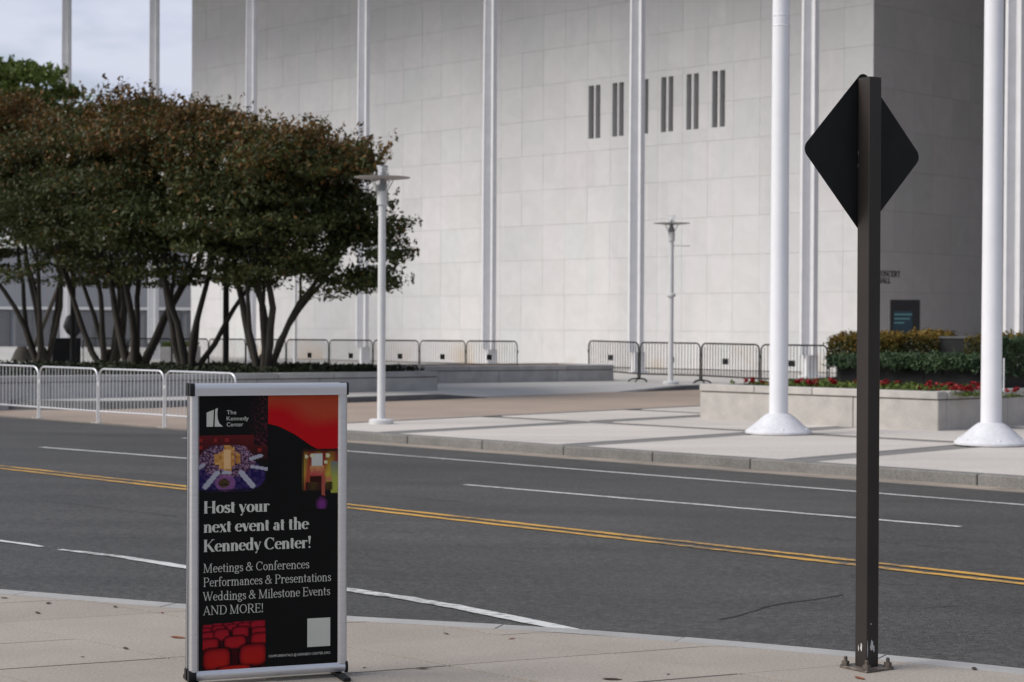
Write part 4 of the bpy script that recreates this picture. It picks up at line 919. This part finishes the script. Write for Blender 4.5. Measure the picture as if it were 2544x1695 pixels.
# ================================================================== TREES
def tree(name, label, base, crown_c, crown_r, nstem, nclump, per, seed, leafsize=0.125, bronze=0.5, group=None, lean=(0, 0), extra=(), rbase=0.12, mats=None, hole=0.0):
    rr = random.Random(seed); lg = np.random.default_rng(seed); t = thing(name, label, 'tree', base, 0, group)
    B = Vector(base); C = Vector(crown_c) - B; RR = Vector(crown_r); tips = []; tb = MB()
    def grow(p, d, ln, r_, lev):
        k = 6; path = [p]; rad = [r_]; q = p.copy(); dd = d.copy()
        for i in range(k):
            dd = (dd + Vector((rr.gauss(0, .10), rr.gauss(0, .10), rr.gauss(.03, .06)))).normalized(); q = q + dd * ln / k
            e_ = Vector(((q.x - C.x) / RR.x, (q.y - C.y) / RR.y, (q.z - C.z) / RR.z)).length
            if e_ > 0.9 and q.z > C.z - .3 * RR.z and i > 0: lev = 9; break
            path.append(q.copy()); rad.append(r_ * (1 - .42 * (i + 1) / k))
        q = path[-1].copy(); tb.tube(path, rad, 7 if lev < 1 else 5, cap=True)
        if lev >= 3 or r_ < 0.010: tips.append((q.copy(), dd.copy())); return
        for j in range(2 if lev else rr.choice((2, 3))):
            az = rr.uniform(0, 2 * math.pi); sp = rr.uniform(.35, .75) if lev else rr.uniform(.25, .5)
            nd = (dd + Vector((math.cos(az) * sp, math.sin(az) * sp, rr.uniform(-.05, .25)))).normalized()
            # steer the outer limbs towards the crown's volume
            hv = Vector((q.x, q.y, 0)); hv = hv.normalized() if hv.length > 1e-3 else hv; tgt = C + Vector((hv.x * rr.uniform(.1, .8) * RR.x + rr.uniform(-.3, .3) * RR.x, hv.y * rr.uniform(.1, .8) * RR.y + rr.uniform(-.3, .3) * RR.y, rr.uniform(-.3, .8) * RR.z)); nd = (nd + (tgt - q).normalized() * .55).normalized()
            grow(path[-1 if j < 2 else -3], nd, ln * rr.uniform(.52, .78), rad[-1] * rr.uniform(.72, .95), lev + 1)
    hgt = C.z
    for i in range(nstem):
        az = 2 * math.pi * i / nstem + rr.uniform(-.4, .4); out = rr.uniform(.16, .55)
        d0 = Vector((math.cos(az) * out + lean[0], math.sin(az) * out * .8 + lean[1], 1)).normalized()
        grow(Vector((math.cos(az) * rbase * 1.1, math.sin(az) * rbase * 1.1, -.1)), d0, hgt * rr.uniform(.55, .78), rr.uniform(.08, .125) * (1.25 if nstem < 5 else 1), 0)
    tb.lathe([(rbase * 2.4, -.1), (rbase * 2.1, .05), (rbase * 1.5, .35), (rbase * .9, .55)], 10)
    o = link('trunk', soften(tb.mesh('trunk', BARK), 60), t)
    # leaf sprays: flattened clumps through the crown, denser near its surface, plus at branch tips
    cl = []; pads = []
    while len(pads) < nclump / 6.5:
        v = lg.normal(size=3); v /= np.linalg.norm(v); rad_ = lg.random() ** 0.42
        lob = 1 + .12 * math.sin(4 * math.atan2(v[1], v[0]) + seed) + .10 * math.sin(7 * v[2] + seed * 2) + .07 * math.sin(9 * v[0] + seed)
        p = np.array(C) + v * np.array(RR) * rad_ * lob
        if v[2] < -.62: continue
        pads.append((p, rad_, v))
    for p, rad_, v in pads:
        w_ = lg.uniform(.35, .75)
        for k in range(int(lg.integers(5, 12))):
            o_ = np.clip(lg.normal(size=3), -1.3, 1.3) * (w_, w_, .08); o_[2] += -.18 * (o_[0] * v[0] + o_[1] * v[1]); cl.append((p + o_, lg.uniform(.6, .95), rad_))
    for q, dd in tips: cl.append((np.array(q) + lg.normal(size=3) * .1, .8, .75))
    for (ep, es, en) in extra:
        for k in range(en): cl.append((np.array(Vector(ep) - B) + lg.normal(size=3) * np.array(es), .75, .9))
    cen = []; mi = []
    if bronze > .3:   # low hanging sprays at the crown's skirt
        for k in range(26):
            an = lg.uniform(0, 6.28); rr_ = lg.uniform(.35, .9); p = np.array([C.x + math.cos(an) * rr_ * RR.x, C.y + math.sin(an) * rr_ * RR.y, C.z - RR.z * lg.uniform(.55, .88)]); cl.append((p, lg.uniform(.45, .8), .8))
    for p, s_, rad_ in cl:
        n_ = int(per * s_ * lg.uniform(.6, 1.3)); sx = lg.uniform(.30, .62) * s_; q = np.clip(lg.normal(size=(n_, 3)), -1.55, 1.55) * (sx, sx, sx * .24)
        q[:, 2] += np.hypot(q[:, 0], q[:, 1]) * lg.uniform(-.1, .45)
        if p[2] > C.z + .15 * RR.z and rad_ > .62:
            ns = 9; L0 = lg.uniform(.2, .62, ns); an = lg.uniform(0, 6.28, ns); st_ = lg.normal(size=(ns, 2)) * sx * 1.1; sh_ = []
            for j in range(ns):
                tt = np.linspace(0, 1, 13)[:, None]; dirv = np.array([math.cos(an[j]) * .45 + (p[0] - C.x) / RR.x * .35, math.sin(an[j]) * .45, 1.0]); sh_.append(np.array([st_[j, 0], st_[j, 1], 0.05]) + tt * dirv * L0[j] + lg.normal(size=(13, 3)) * .025)
            q = np.concatenate([q] + sh_); n_ = len(q)
        cen.append(p + q); hrel = (p[2] - C.z) / RR.z
        pb = np.clip(bronze * (0.06 + 1.35 * max(0, hrel - .02)) * (0.35 + .8 * rad_), 0, .93)
        if lg.random() < .22: pb *= lg.uniform(.2, 1.6)
        mi.append((lg.random(n_) < pb).astype(np.int32))
    cen = np.concatenate(cen); mi = np.concatenate(mi)
    # ragged upright shoots on top
    link('crown', leaves_mesh('crown', cen, leafsize, mats or [LEAF_G, LEAF_B], mi, up=0.15, aspect=0.45), t)
    if bronze > 0.3:
        sel = lg.random(len(cen)) < 0.0011; ps = cen[sel]; 
        if len(ps):
            q = np.repeat(ps, 12, 0) + lg.normal(size=(len(ps) * 12, 3)) * (.04, .04, .055); link('gap_fleck', leaves_mesh('gap_fleck', q, .06, GAPFLECK, aspect=.9), t)  # pale flecks imitating light through the leaves, a few as seed heads
    return t
zr = zbed1 - .02
def tb_(px, dist): v = ray(px, 900); return Vector((v.x * dist, dist, zr))
def cc_(px, py, dist): return AT(px, py, dist)
TG = 'bronze and dark green multi-stemmed trees in the granite bed'
b5 = tb_(655, 48.5); c5 = cc_(688, 527, 48.2)
tree('crape_myrtle', 'multi-stemmed tree at the right end of the bed, branches reaching past the disc lamp', b5, c5, (2.15, 2.3, 2.0), 7, 400, 190, 11, bronze=.55, group=TG, lean=(.06, 0),
     extra=[(AT(945, 580, 47.8), (.22, .4, .16), 12), (AT(935, 690, 47.6), (.22, .3, .12), 9), (AT(890, 712, 47.6), (.26, .3, .12), 9), (AT(890, 425, 48), (.24, .5, .18), 12), (AT(900, 520, 48), (.25, .4, .25), 14), (AT(950, 632, 47.8), (.22, .4, .10), 9), (AT(770, 690, 47.4), (.45, .5, .18), 14), (AT(600, 690, 47.4), (.4, .5, .18), 12)])
b4 = tb_(470, 50.1); tree('crape_myrtle', 'multi-stemmed tree with V-shaped stems left of the tall dark post', b4, cc_(475, 512, 50.5), (2.4, 2.5, 2.45), 6, 430, 190, 12, bronze=.6, group=TG)
b3 = tb_(335, 54); tree('crape_myrtle', 'brown barked tree with thick stems, third from the left', b3, cc_(335, 505, 54), (2.35, 2.6, 2.72), 4, 420, 190, 13, bronze=.6, group=TG, rbase=.15)
b2 = tb_(268, 56.5); tree('crape_myrtle', 'multi-stemmed tree right of the dark sculpture', b2, cc_(200, 500, 56.5), (2.5, 2.8, 2.95), 6, 450, 190, 14, bronze=.6, group=TG)
b1 = tb_(106, 60); tree('crape_myrtle', 'leftmost multi-stemmed tree with widely splayed stems', b1, cc_(50, 488, 60), (3.0, 3.0, 3.2), 7, 500, 190, 15, bronze=.6, group=TG)
b0 = tb_(-120, 62); tree('crape_myrtle', 'tree at the photo\'s left edge with only its crown in view', b0, cc_(-95, 460, 62), (2.6, 2.6, 2.9), 5, 300, 190, 16, bronze=.5, group=TG)
bb = AT(55, 850, 84); bb.z = 0.0
tree('broadleaf_tree', 'fresh green tree rising behind the bronze trees at the left edge', bb, AT(40, 350, 84), (2.9, 2.6, 3.0), 1, 560, 90, 17, leafsize=.24, bronze=0.0, rbase=.22, mats=[LEAF_T, LEAF_T])

# ================================================================== FOREGROUND SIGN POST
pc = G(2153, 1655, 0.012); t = thing('sign_post', 'dark bronze square post bearing a diamond road sign seen from behind', 'road sign', (pc.x, pc.y, 0.0))
view = math.atan2(pc.x, pc.y); rz = -view + R(45.0)
t.rotation_euler = (R(-0.1), 0, rz)
PWH = 0.0385; HP = 2.765
o = MB().box((-PWH, -PWH, 0.012), (PWH, PWH, HP)).obj('post', BROWN, t); bevel(o.data, 0.004, 2)
o = MB().box((-PWH * .96, -PWH * .96, HP), (PWH * .96, PWH * .96, HP + .006)).obj('post_cap', BROWN, t)
o = MB().box((-.09, -.09, 0.0), (.09, .09, 0.013)).obj('base_plate', STEEL, t); bevel(o.data, .003, 1)
for sx in (-1, 1):
    for sy in (-1, 1):
        x_, y_ = sx * .069, sy * .069
        bo = link('bolt', soften(MB().lathe([(.009, 0.013), (.009, 0.052), (.005, 0.056)], 10).mesh('bolt', STEEL), 40), t, (x_, y_, 0))
        nt_ = MB().lathe([(.019, .0), (.019, .017)], 6); nt_.v = [(a_, b_, c_ + .016) for a_, b_, c_ in nt_.v]; nt_.obj('nut', STEEL, bo)
        wa = MB().lathe([(.024, .0132), (.024, .0158)], 14); wa.obj('washer', STEEL, bo)
def diamond(r_half, rc, n_=6):
    P = []
    for k in range(4):
        an = R(90 * k); cx, cy = math.cos(an) * (r_half - rc * math.sqrt(2)), math.sin(an) * (r_half - rc * math.sqrt(2))
        for j in range(n_ + 1):
            a_ = an + R(-45 + 90 * j / n_); P.append((cx + rc * math.cos(a_), cy + rc * math.sin(a_)))
    return P
hd = 0.388; zc_s = HP + .013 - hd + 0.033
sg = MB(); P = diamond(hd, 0.042)
nP = len(P); vs_ = [(x_, 0.0, z_) for x_, z_ in P] + [(x_, 0.003, z_) for x_, z_ in P]
sg.add(vs_, [tuple(range(nP)), tuple(range(2 * nP - 1, nP - 1, -1))] + [(i, nP + i, nP + (i + 1) % nP, (i + 1) % nP) for i in range(nP)])
# the plate is fixed on the post's far-left face, running parallel to its near-right face
so = sg.obj('sign_plate', SIGNB, t); so.location = (0.0, PWH + .002, zc_s)
CHIP = mat('bare_primer', (0.45, 0.45, 0.45), 0.7, var=0.1, scale=40)
def chip(face, u, z, w, h, seed):
    rr = random.Random(seed); k = 9; P = [(u + w * math.cos(2 * math.pi * j / k) * rr.uniform(.5, 1), z + h * math.sin(2 * math.pi * j / k) * rr.uniform(.6, 1)) for j in range(k)]
    vs_ = [(-PWH - .0012, -a_, b_) if face == 'L' else (a_, -PWH - .0012, b_) for a_, b_ in P]; MB().add(vs_, [tuple(range(k))]).obj('paint_chip', CHIP, t)


chip('L', 0.004, 0.105, .008, .024, 1); chip('L', -.014, .10, .004, .018, 2); chip('R', -.006, .115, .014, .034, 3); chip('R', .006, .10, .008, .02, 4); chip('R', -.012, .215, .004, .006, 5); chip('R', -.034, .10, .003, .05, 6)
chip('L', -.034, 2.42, .0015, .012, 7); chip('L', -.034, 2.36, .0015, .01, 8)

# ================================================================== POSTER STAND
FL, FR = G(470.5, 1693.5, 0.022), G(861.5, 1668, 0.022)
wv = FR - FL; BWD = wv.length; rzb = math.atan2(wv.y, wv.x)
bc = (FL + FR) / 2; bc.z = 0
BH = 1.335; LEAN = R(0.5)
t = thing('poster_stand', 'aluminium framed poster stand advertising event hire on the near sidewalk', 'poster stand', bc, rzb)
def leaf(sgn, front):
    """one leaf of the A-frame; children positions are given in the leaf's own upright frame, then tilted"""
    rails = []
    RW, TH = 0.042, 0.026
    def place(o): 
        o.rotation_euler = (-LEAN * sgn, 0, 0) if front else (-LEAN, 0, math.pi)
        o.location = (0, 0, 0) if front else (0, 2 * math.sin(LEAN) * BH + 0.062, 0); return o
    def rail(mb, nm, m, smooth=None):
        me = mb.mesh(nm, m)
        if smooth: soften(me, smooth)
        return place(link(nm, me, t))
    hw = BWD / 2; z0 = 0.022
    def snap(x0, x1):   # rounded snap-frame profile, swept along z for the uprights
        P = [(x0, TH), (x0, 0.004), (x0 + .003, 0.0)] + [(x0 + (x1 - x0) * f, -0.008 * math.sin(math.pi * f) ** .7) for f in (.2, .4, .6, .8)] + [(x1 - .003, 0), (x1, .004), (x1, TH)]
        return P
    for nm, x0, x1 in (('upright', -hw, -hw + RW), ('upright', hw - RW, hw)):
        mb = MB(); mb.prism(snap(x0, x1), z0 + RW * .9, BH - 0.052); rail(mb, nm, ALU, 30)
        sx = x0 - .0015 if x0 < 0 else x1 + .0005
        MB_ = MB().box((sx, .008, z0 + RW), (sx + .001, .0105, BH - .056)); o = rail(MB_, 'seam', PLASTIC)
    # rounded top rail, swept along x
    ring = [(TH + .006, BH - .052), (-0.012, BH - .052)] + [(-0.012 - .006 * math.sin(R(a_)) + .030 * (1 - math.cos(R(a_))) * .55, BH - .03 + .032 * math.sin(R(a_))) for a_ in (0, 20, 40, 60, 80, 90)] + [(TH + .006, BH)]
    def sweep(x0, x1, rg, inset_=0.0):
        n_ = len(rg); vs_ = [(x0, y_, z_) for y_, z_ in rg] + [(x1, y_, z_) for y_, z_ in rg]
        return MB().add(vs_, [tuple(range(n_)), tuple(range(2 * n_ - 1, n_ - 1, -1))] + [(i, n_ + i, n_ + (i + 1) % n_, (i + 1) % n_) for i in range(n_)])
    rail(sweep(-hw + .020, hw - .006, ring), 'top_rail', ALU, 35)
    big = [(y_ - .002 if y_ < 0 else y_ + .002, z_ + (.002 if z_ > BH - .03 else -.001)) for y_, z_ in ring]
    rail(sweep(-hw - .001, -hw + .0195, big), 'corner_cap', PLASTIC, 35); rail(sweep(hw - .0055, hw + .003, big), 'corner_cap', PLASTIC, 35)
    low = [(TH, z0), (0.0, z0)] + [(-.008 * math.sin(math.pi * f) ** .7, z0 + RW * f) for f in (.2, .4, .6, .8)] + [(0, z0 + RW), (TH, z0 + RW)]
    rail(sweep(-hw + .030, hw - .008, low), 'bottom_rail', ALU, 35)
    lowb = [(y_ + (-.003 if y_ < .01 else .003), z_ + (.004 if z_ > z0 + .02 else -.004)) for y_, z_ in low]
    rail(sweep(-hw - .004, -hw + .0295, lowb), 'corner_cap', PLASTIC, 35); rail(sweep(hw - .0075, hw + .004, lowb), 'corner_cap', PLASTIC, 35)
    if front:
        for x_ in (-hw + .03, hw - .035):
            o = MB().box((x_ - .016, -.13, 0.0), (x_ + .016, .21, .016)).box((x_ - .012, .02, .0162), (x_ + .012, .05, z0 + .01)).obj('foot', PLASTIC, t)
    bp = rail(MB().box((-hw + RW - .006, .006, z0 + RW - .006), (hw - RW + .006, .014, BH - .05)), 'poster' if front else 'back_poster', BLACKINK)
    return bp, place
poster, place = leaf(1, True); leaf(1, False)
# folding stay between the leaves, by the lower right corner
hw = BWD / 2
# poster print: u to the right, v down over the visible sheet
RWF = 0.042; UX0, UX1 = -hw + RWF, hw - RWF; VZ1, VZ0 = BH - 0.053, 0.022 + RWF
def uv(u, v, dy=0.0): return (UX0 + (UX1 - UX0) * u, 0.0055 - dy, VZ1 + (VZ0 - VZ1) * v)
PW_, PH_ = UX1 - UX0, VZ1 - VZ0
def lettering(txt, u0, u1, v, capv, T, t_, sans=False):
    w_ = (u1 - u0) * PW_; cap = capv * PH_
    if sans: o = link('lettering', sans_mesh(txt, w_, cap), poster)
    else: o = pen_text(txt, T, t_, w_, cap).obj('lettering', INK, poster)
    o.location = uv(u0, v, 0.0006); return o
lettering('Host your', .030, .502, .4265, .0425, .20, .05)
lettering('next event at the', .032, .785, .4965, .0425, .20, .05)
lettering('Kennedy Center!', .030, .805, .5665, .0425, .20, .05)
lettering('Meetings & Conferences', .030, .792, .6425, .0315, .088, .05)
lettering('Performances & Presentations', .030, .952, .6935, .0315, .088, .05)
lettering('Weddings & Milestone Events', .030, .945, .7455, .0315, .088, .05)
lettering('AND MORE!', .030, .46, .7965, .0315, .088, .05)
for txt, u1, v in (('The', .262, .0675), ('Kennedy', .350, .0900), ('Center', .312, .1118)): lettering(txt, .194, u1, v, .0150, 0, 0, True)
lettering('CAMPUSRENTALS @ KENNEDY-CENTER.ORG', .497, .945, .9655, .0090, 0, 0, True)
def flat(name, poly, m, dy=0.0007):
    P = [uv(u, v, dy) for u, v in poly]; return MB().add(P, [tuple(range(len(P)))]).obj(name, m, poster)
flat('emblem', [(.0525, .112), (.098, .112), (.103, .0505), (.0525, .0605)], INK)
flat('emblem', [(.109, .112), (.113, .0480), (.131, .0435), (.1275, .066), (.131, .085), (.142, .100), (.168, .112)], INK)
flat('blank_label', [(.777, .936), (.945, .936), (.945, .830), (.777, .830)], INK)
def raster(name, u0, u1, v0, v1, nu, nv, fn, dy=0.0009):
    vs_ = [uv(u0 + (u1 - u0) * i / (nu - 1), v0 + (v1 - v0) * j / (nv - 1), dy) for j in range(nv) for i in range(nu)]
    fs = [(j * nu + i, (j + 1) * nu + i, (j + 1) * nu + i + 1, j * nu + i + 1) for j in range(nv - 1) for i in range(nu - 1)]
    me = MB().add(vs_, fs).mesh(name, PRINT); at = me.color_attributes.new('ink', 'FLOAT_COLOR', 'POINT')
    a = np.ones((nu * nv, 4), np.float32)
    for j in range(nv):
        for i in range(nu): a[j * nu + i, :3] = fn(i / (nu - 1), j / (nv - 1))
    at.data.foreach_set('color', a.ravel()); return link(name, me, poster)
def mixc(a, b, t_): t_ = max(0, min(1, t_)); return tuple(x_ + (y_ - x_) * t_ for x_, y_ in zip(a, b))
K_ = (.008, .008, .008)
SEATS = [(.10,.03,.11,.07),(.27,.01,.11,.07),(.42,.02,.10,.06),(.58,.01,.11,.07),(.74,.0,.11,.07),(.91,-.01,.10,.08),(.05,.13,.09,.09),(.25,.10,.10,.09),(.47,.09,.09,.08),(.66,.08,.10,.08),(.88,.07,.12,.10),
 (.07,.24,.12,.10),(.30,.23,.12,.13),(.60,.21,.13,.13),(.90,.24,.12,.11),(.09,.42,.16,.13),(.51,.42,.17,.14),(.92,.40,.15,.14),(.22,.76,.21,.24),(.80,.74,.21,.24),(.50,1.02,.26,.09)]
def seats(u, v):
    v2 = v * 1.06 - .055 * (1 - u) - .02
    if v2 < -.03: return K_
    tot = mixc((.05, .004, .007), (.03, .003, .004), v)
    for cx, cy, w, h in SEATS:
        dx, dy_ = abs(u - cx) / w, (v2 - cy) / h
        e = dx ** 4 + abs(dy_) ** 4
        if e < 1: tot = mixc((.09, .003, .006), mixc((.26, .008, .020), (.34, .012, .006), v2), 1.25 - e - .3 * abs(dy_))
        elif e < 1.9: tot = mixc(tot, (.012, .003, .004), .75)
    return tot
raster('printed_photo', .028, .474, .826, .9995, 72, 60, seats)
nrng = np.random.default_rng(3); NT = nrng.random((64, 64))
def nois(u, v, f=40): return NT[int(v * f) % 64, int(u * f * 1.1) % 64]
def table(u, v):
    c = mixc((.10, .012, .014), K_, v * 1.8 + .2 * nois(u, v, 14))
    if nois(u, v, 17) > .86 and v < .5: c = (.22, .02, .02)
    e = ((u - .42) / .55) ** 2 + ((v - .72) / .34) ** 2
    if e < 1: c = mixc((.012, .008, .06), (.05, .03, .10), nois(u, v, 23) ** 2)
    if ((u - .40) / .38) ** 2 + ((v - .44) / .28) ** 2 < 1 + .25 * nois(u, v, 21) and v > .17:
        r_ = nois(u, v, 60); c = mixc((.03, .012, .03), (.36, .22, .32), r_ ** 3)
    if any(abs(u - a_) < b_ and c_ + .05 * nois(u, .3, 30) < v < d_ for a_, b_, c_, d_ in ((.25, .035, .30, .52), (.325, .03, .27, .60), (.41, .055, .17, .64), (.49, .03, .20, .55), (.56, .035, .28, .50))): c = mixc((.30, .12, .03), (.52, .28, .09), nois(u, v, 19))
    if abs(u - .41) < .045 and .25 < v < .6: c = (.60, .38, .18)
    for (x0, y0, x1, y1, w_) in ((.26, .66, .09, .90, .040), (.61, .66, .78, .90, .042), (.76, .42, .90, .37, .03), (.77, .56, .99, .61, .028), (.0, .56, .06, .52, .03), (.36, .66, .44, .66, .03)):
        dx, dy_ = x1 - x0, y1 - y0; L2 = dx * dx + dy_ * dy_; tt = max(0, min(1, ((u - x0) * dx + (v - y0) * dy_) / L2)); ds = math.hypot(u - x0 - dx * tt, (v - y0 - dy_ * tt))
        if ds < w_: c = (.32, .32, .38)
    if (u - .36) ** 2 + ((v - .84) * 1.0) ** 2 < .0065: c = mixc((.012, .010, .008), (.10, .06, .03), nois(u, v, 50))
    elif (u - .38) ** 2 + (v - .84) ** 2 < .022: c = mixc(c, (.25, .10, .24), .6)
    if u > .80 and v < .2: c = mixc((.012, .006, .008), (.16, .03, .05), max(0, nois(u, v, 30) - .5))
    if v > .95: c = mixc(c, K_, .7)
    return c
raster('printed_photo', 0.0, .487, .1437, .352, 72, 66, table)
raster('printed_photo', .34, .487, .002, .143, 22, 34, lambda u, v: mixc(K_, (.14, .02, .04), max(0, nois(u, v * 2, 24) - .62) * 2.2 * u))
def party(u, v):
    c = K_
    if v < .68:
        c = mixc((.30, .05, .03), (.40, .30, .04), .5 + .5 * math.sin(u * 17 + v * 4)); c = mixc(c, (.10, .008, .01), abs(v - .42) * 2.2)
    if u < .06 or v < .05: c = mixc(c, K_, .8)
    if abs(u - .42) < .16 and .08 < v < .28: c = (.45, .46, .42)
    for cx, cy, r_ in ((.12, .12, .05), (.72, .11, .06), (.28, .11, .05), (.66, .22, .05)):
        if (u - cx) ** 2 + ((v - cy) * 1.5) ** 2 < r_ * r_: c = (.50, .48, .30)
    if abs(u - .42) < .2 and .28 < v < .45: c = mixc((.45, .25, .10), (.35, .05, .05), (v - .28) / .17 + .3 * nois(u, v, 20))
    if abs(u - .40) < .19 and .45 < v < .55: c = (.03, .008, .006)
    if u > .80 and .22 < v < .74: c = mixc((.28, .30, .05), (.10, .12, .16), (.5 - v) * 3)
    if .55 < v < .68 and u > .1 and u < .85: c = mixc(c, K_, .85)
    if abs(u - .60 + .05 * (v - .6)) < .05 and .45 < v < .8: c = (.30, .07, .05)
    dp = ((u - .55) / .16) ** 2 + ((v - .92) / .13) ** 2
    if v > .72 and dp < 1.3: c = mixc((.16, .03, .18), K_, dp / 1.3 + .25 * nois(u, v, 25))
    if abs(u - .76) < .07 and .47 < v < .53: c = (.40, .15, .08)
    return c
raster('printed_photo', .735, .9995, .2005, .424, 44, 60, party)
curve = [(.489, .104), (.616, .127), (.742, .166), (.847, .2)]
def orange(u, v):
    return mixc((.36, .050, .022), (.40, .006, .010), max(0, min(1, (v * 1.55 - .35 * u - .12 + .16 * math.sin(u * 5 + v * 3)) * 2.2)))
nu = 34
vs_ = []; cs = []
for i in range(nu):
    u = i / (nu - 1); uu = .489 + (1 - .489) * u; vb = float(np.interp(uu, [.489, .56, .616, .68, .742, .80, .847, 1.0], [.104, .113, .127, .144, .166, .187, .2, .2]))
    for j in range(14): vs_.append(uv(uu, vb * j / 13, .0009)); cs.append((*orange(u, vb * j / 13 / .2), 1))
me = MB().add(vs_, [(i * 14 + j, i * 14 + j + 1, (i + 1) * 14 + j + 1, (i + 1) * 14 + j) for i in range(nu - 1) for j in range(13)]).mesh('printed_shape', PRINT)
at = me.color_attributes.new('ink', 'FLOAT_COLOR', 'POINT'); at.data.foreach_set('color', np.array(cs, np.float32).ravel()); link('printed_shape', me, poster)
# ---- fallen leaves and bits on the near sidewalk
DRY = mat('dry_leaf', (0.05, 0.03, 0.02), 0.8, var=0.3, scale=30); ORL = mat('orange_leaf', (0.20, 0.06, 0.02), 0.8, var=0.2, scale=30)
bits = [((442, 1585), .05, ORL), ((2136, 1686), .038, ORL), ((312, 1612), .03, DRY), ((1050, 1661), .035, DRY), ((1108, 1575), .022, DRY), ((1272, 1588), .022, ORL), ((1520, 1689), .05, DRY), ((93, 1523), .03, DRY), ((120, 1499), .03, DRY), ((10, 1486), .03, DRY), ((286, 1508), .025, DRY), ((205, 1633), .014, DRY), ((403, 1523), .02, ORL), ((2420, 1662), .03, DRY), ((1660, 1676), .014, DRY), ((905, 1660), .014, DRY)]
for (px, py), s_, m_ in bits:
    p = G(px, py, .001); k = 8; a0 = random.uniform(0, 3.1)
    P = [(s_ * (1 if j % 2 == 0 else .8) * math.cos(2 * math.pi * j / k), .42 * s_ * math.sin(2 * math.pi * j / k), .002 + .004 * abs(math.cos(math.pi * j / k)) * s_ / .05) for j in range(k)]
    o = MB().add(P + [(0, 0, .001)], [(j, (j + 1) % k, k) for j in range(k)]).obj('fallen_leaf', m_); o.location = p; o.rotation_euler = (0, 0, a0)
    tag(o, 'orange dry leaf lying on the near sidewalk' if m_ is ORL else 'small dark dry leaf lying on the near sidewalk', 'leaf', 'orange leaves on the near sidewalk' if m_ is ORL else 'dark leaves on the near sidewalk')
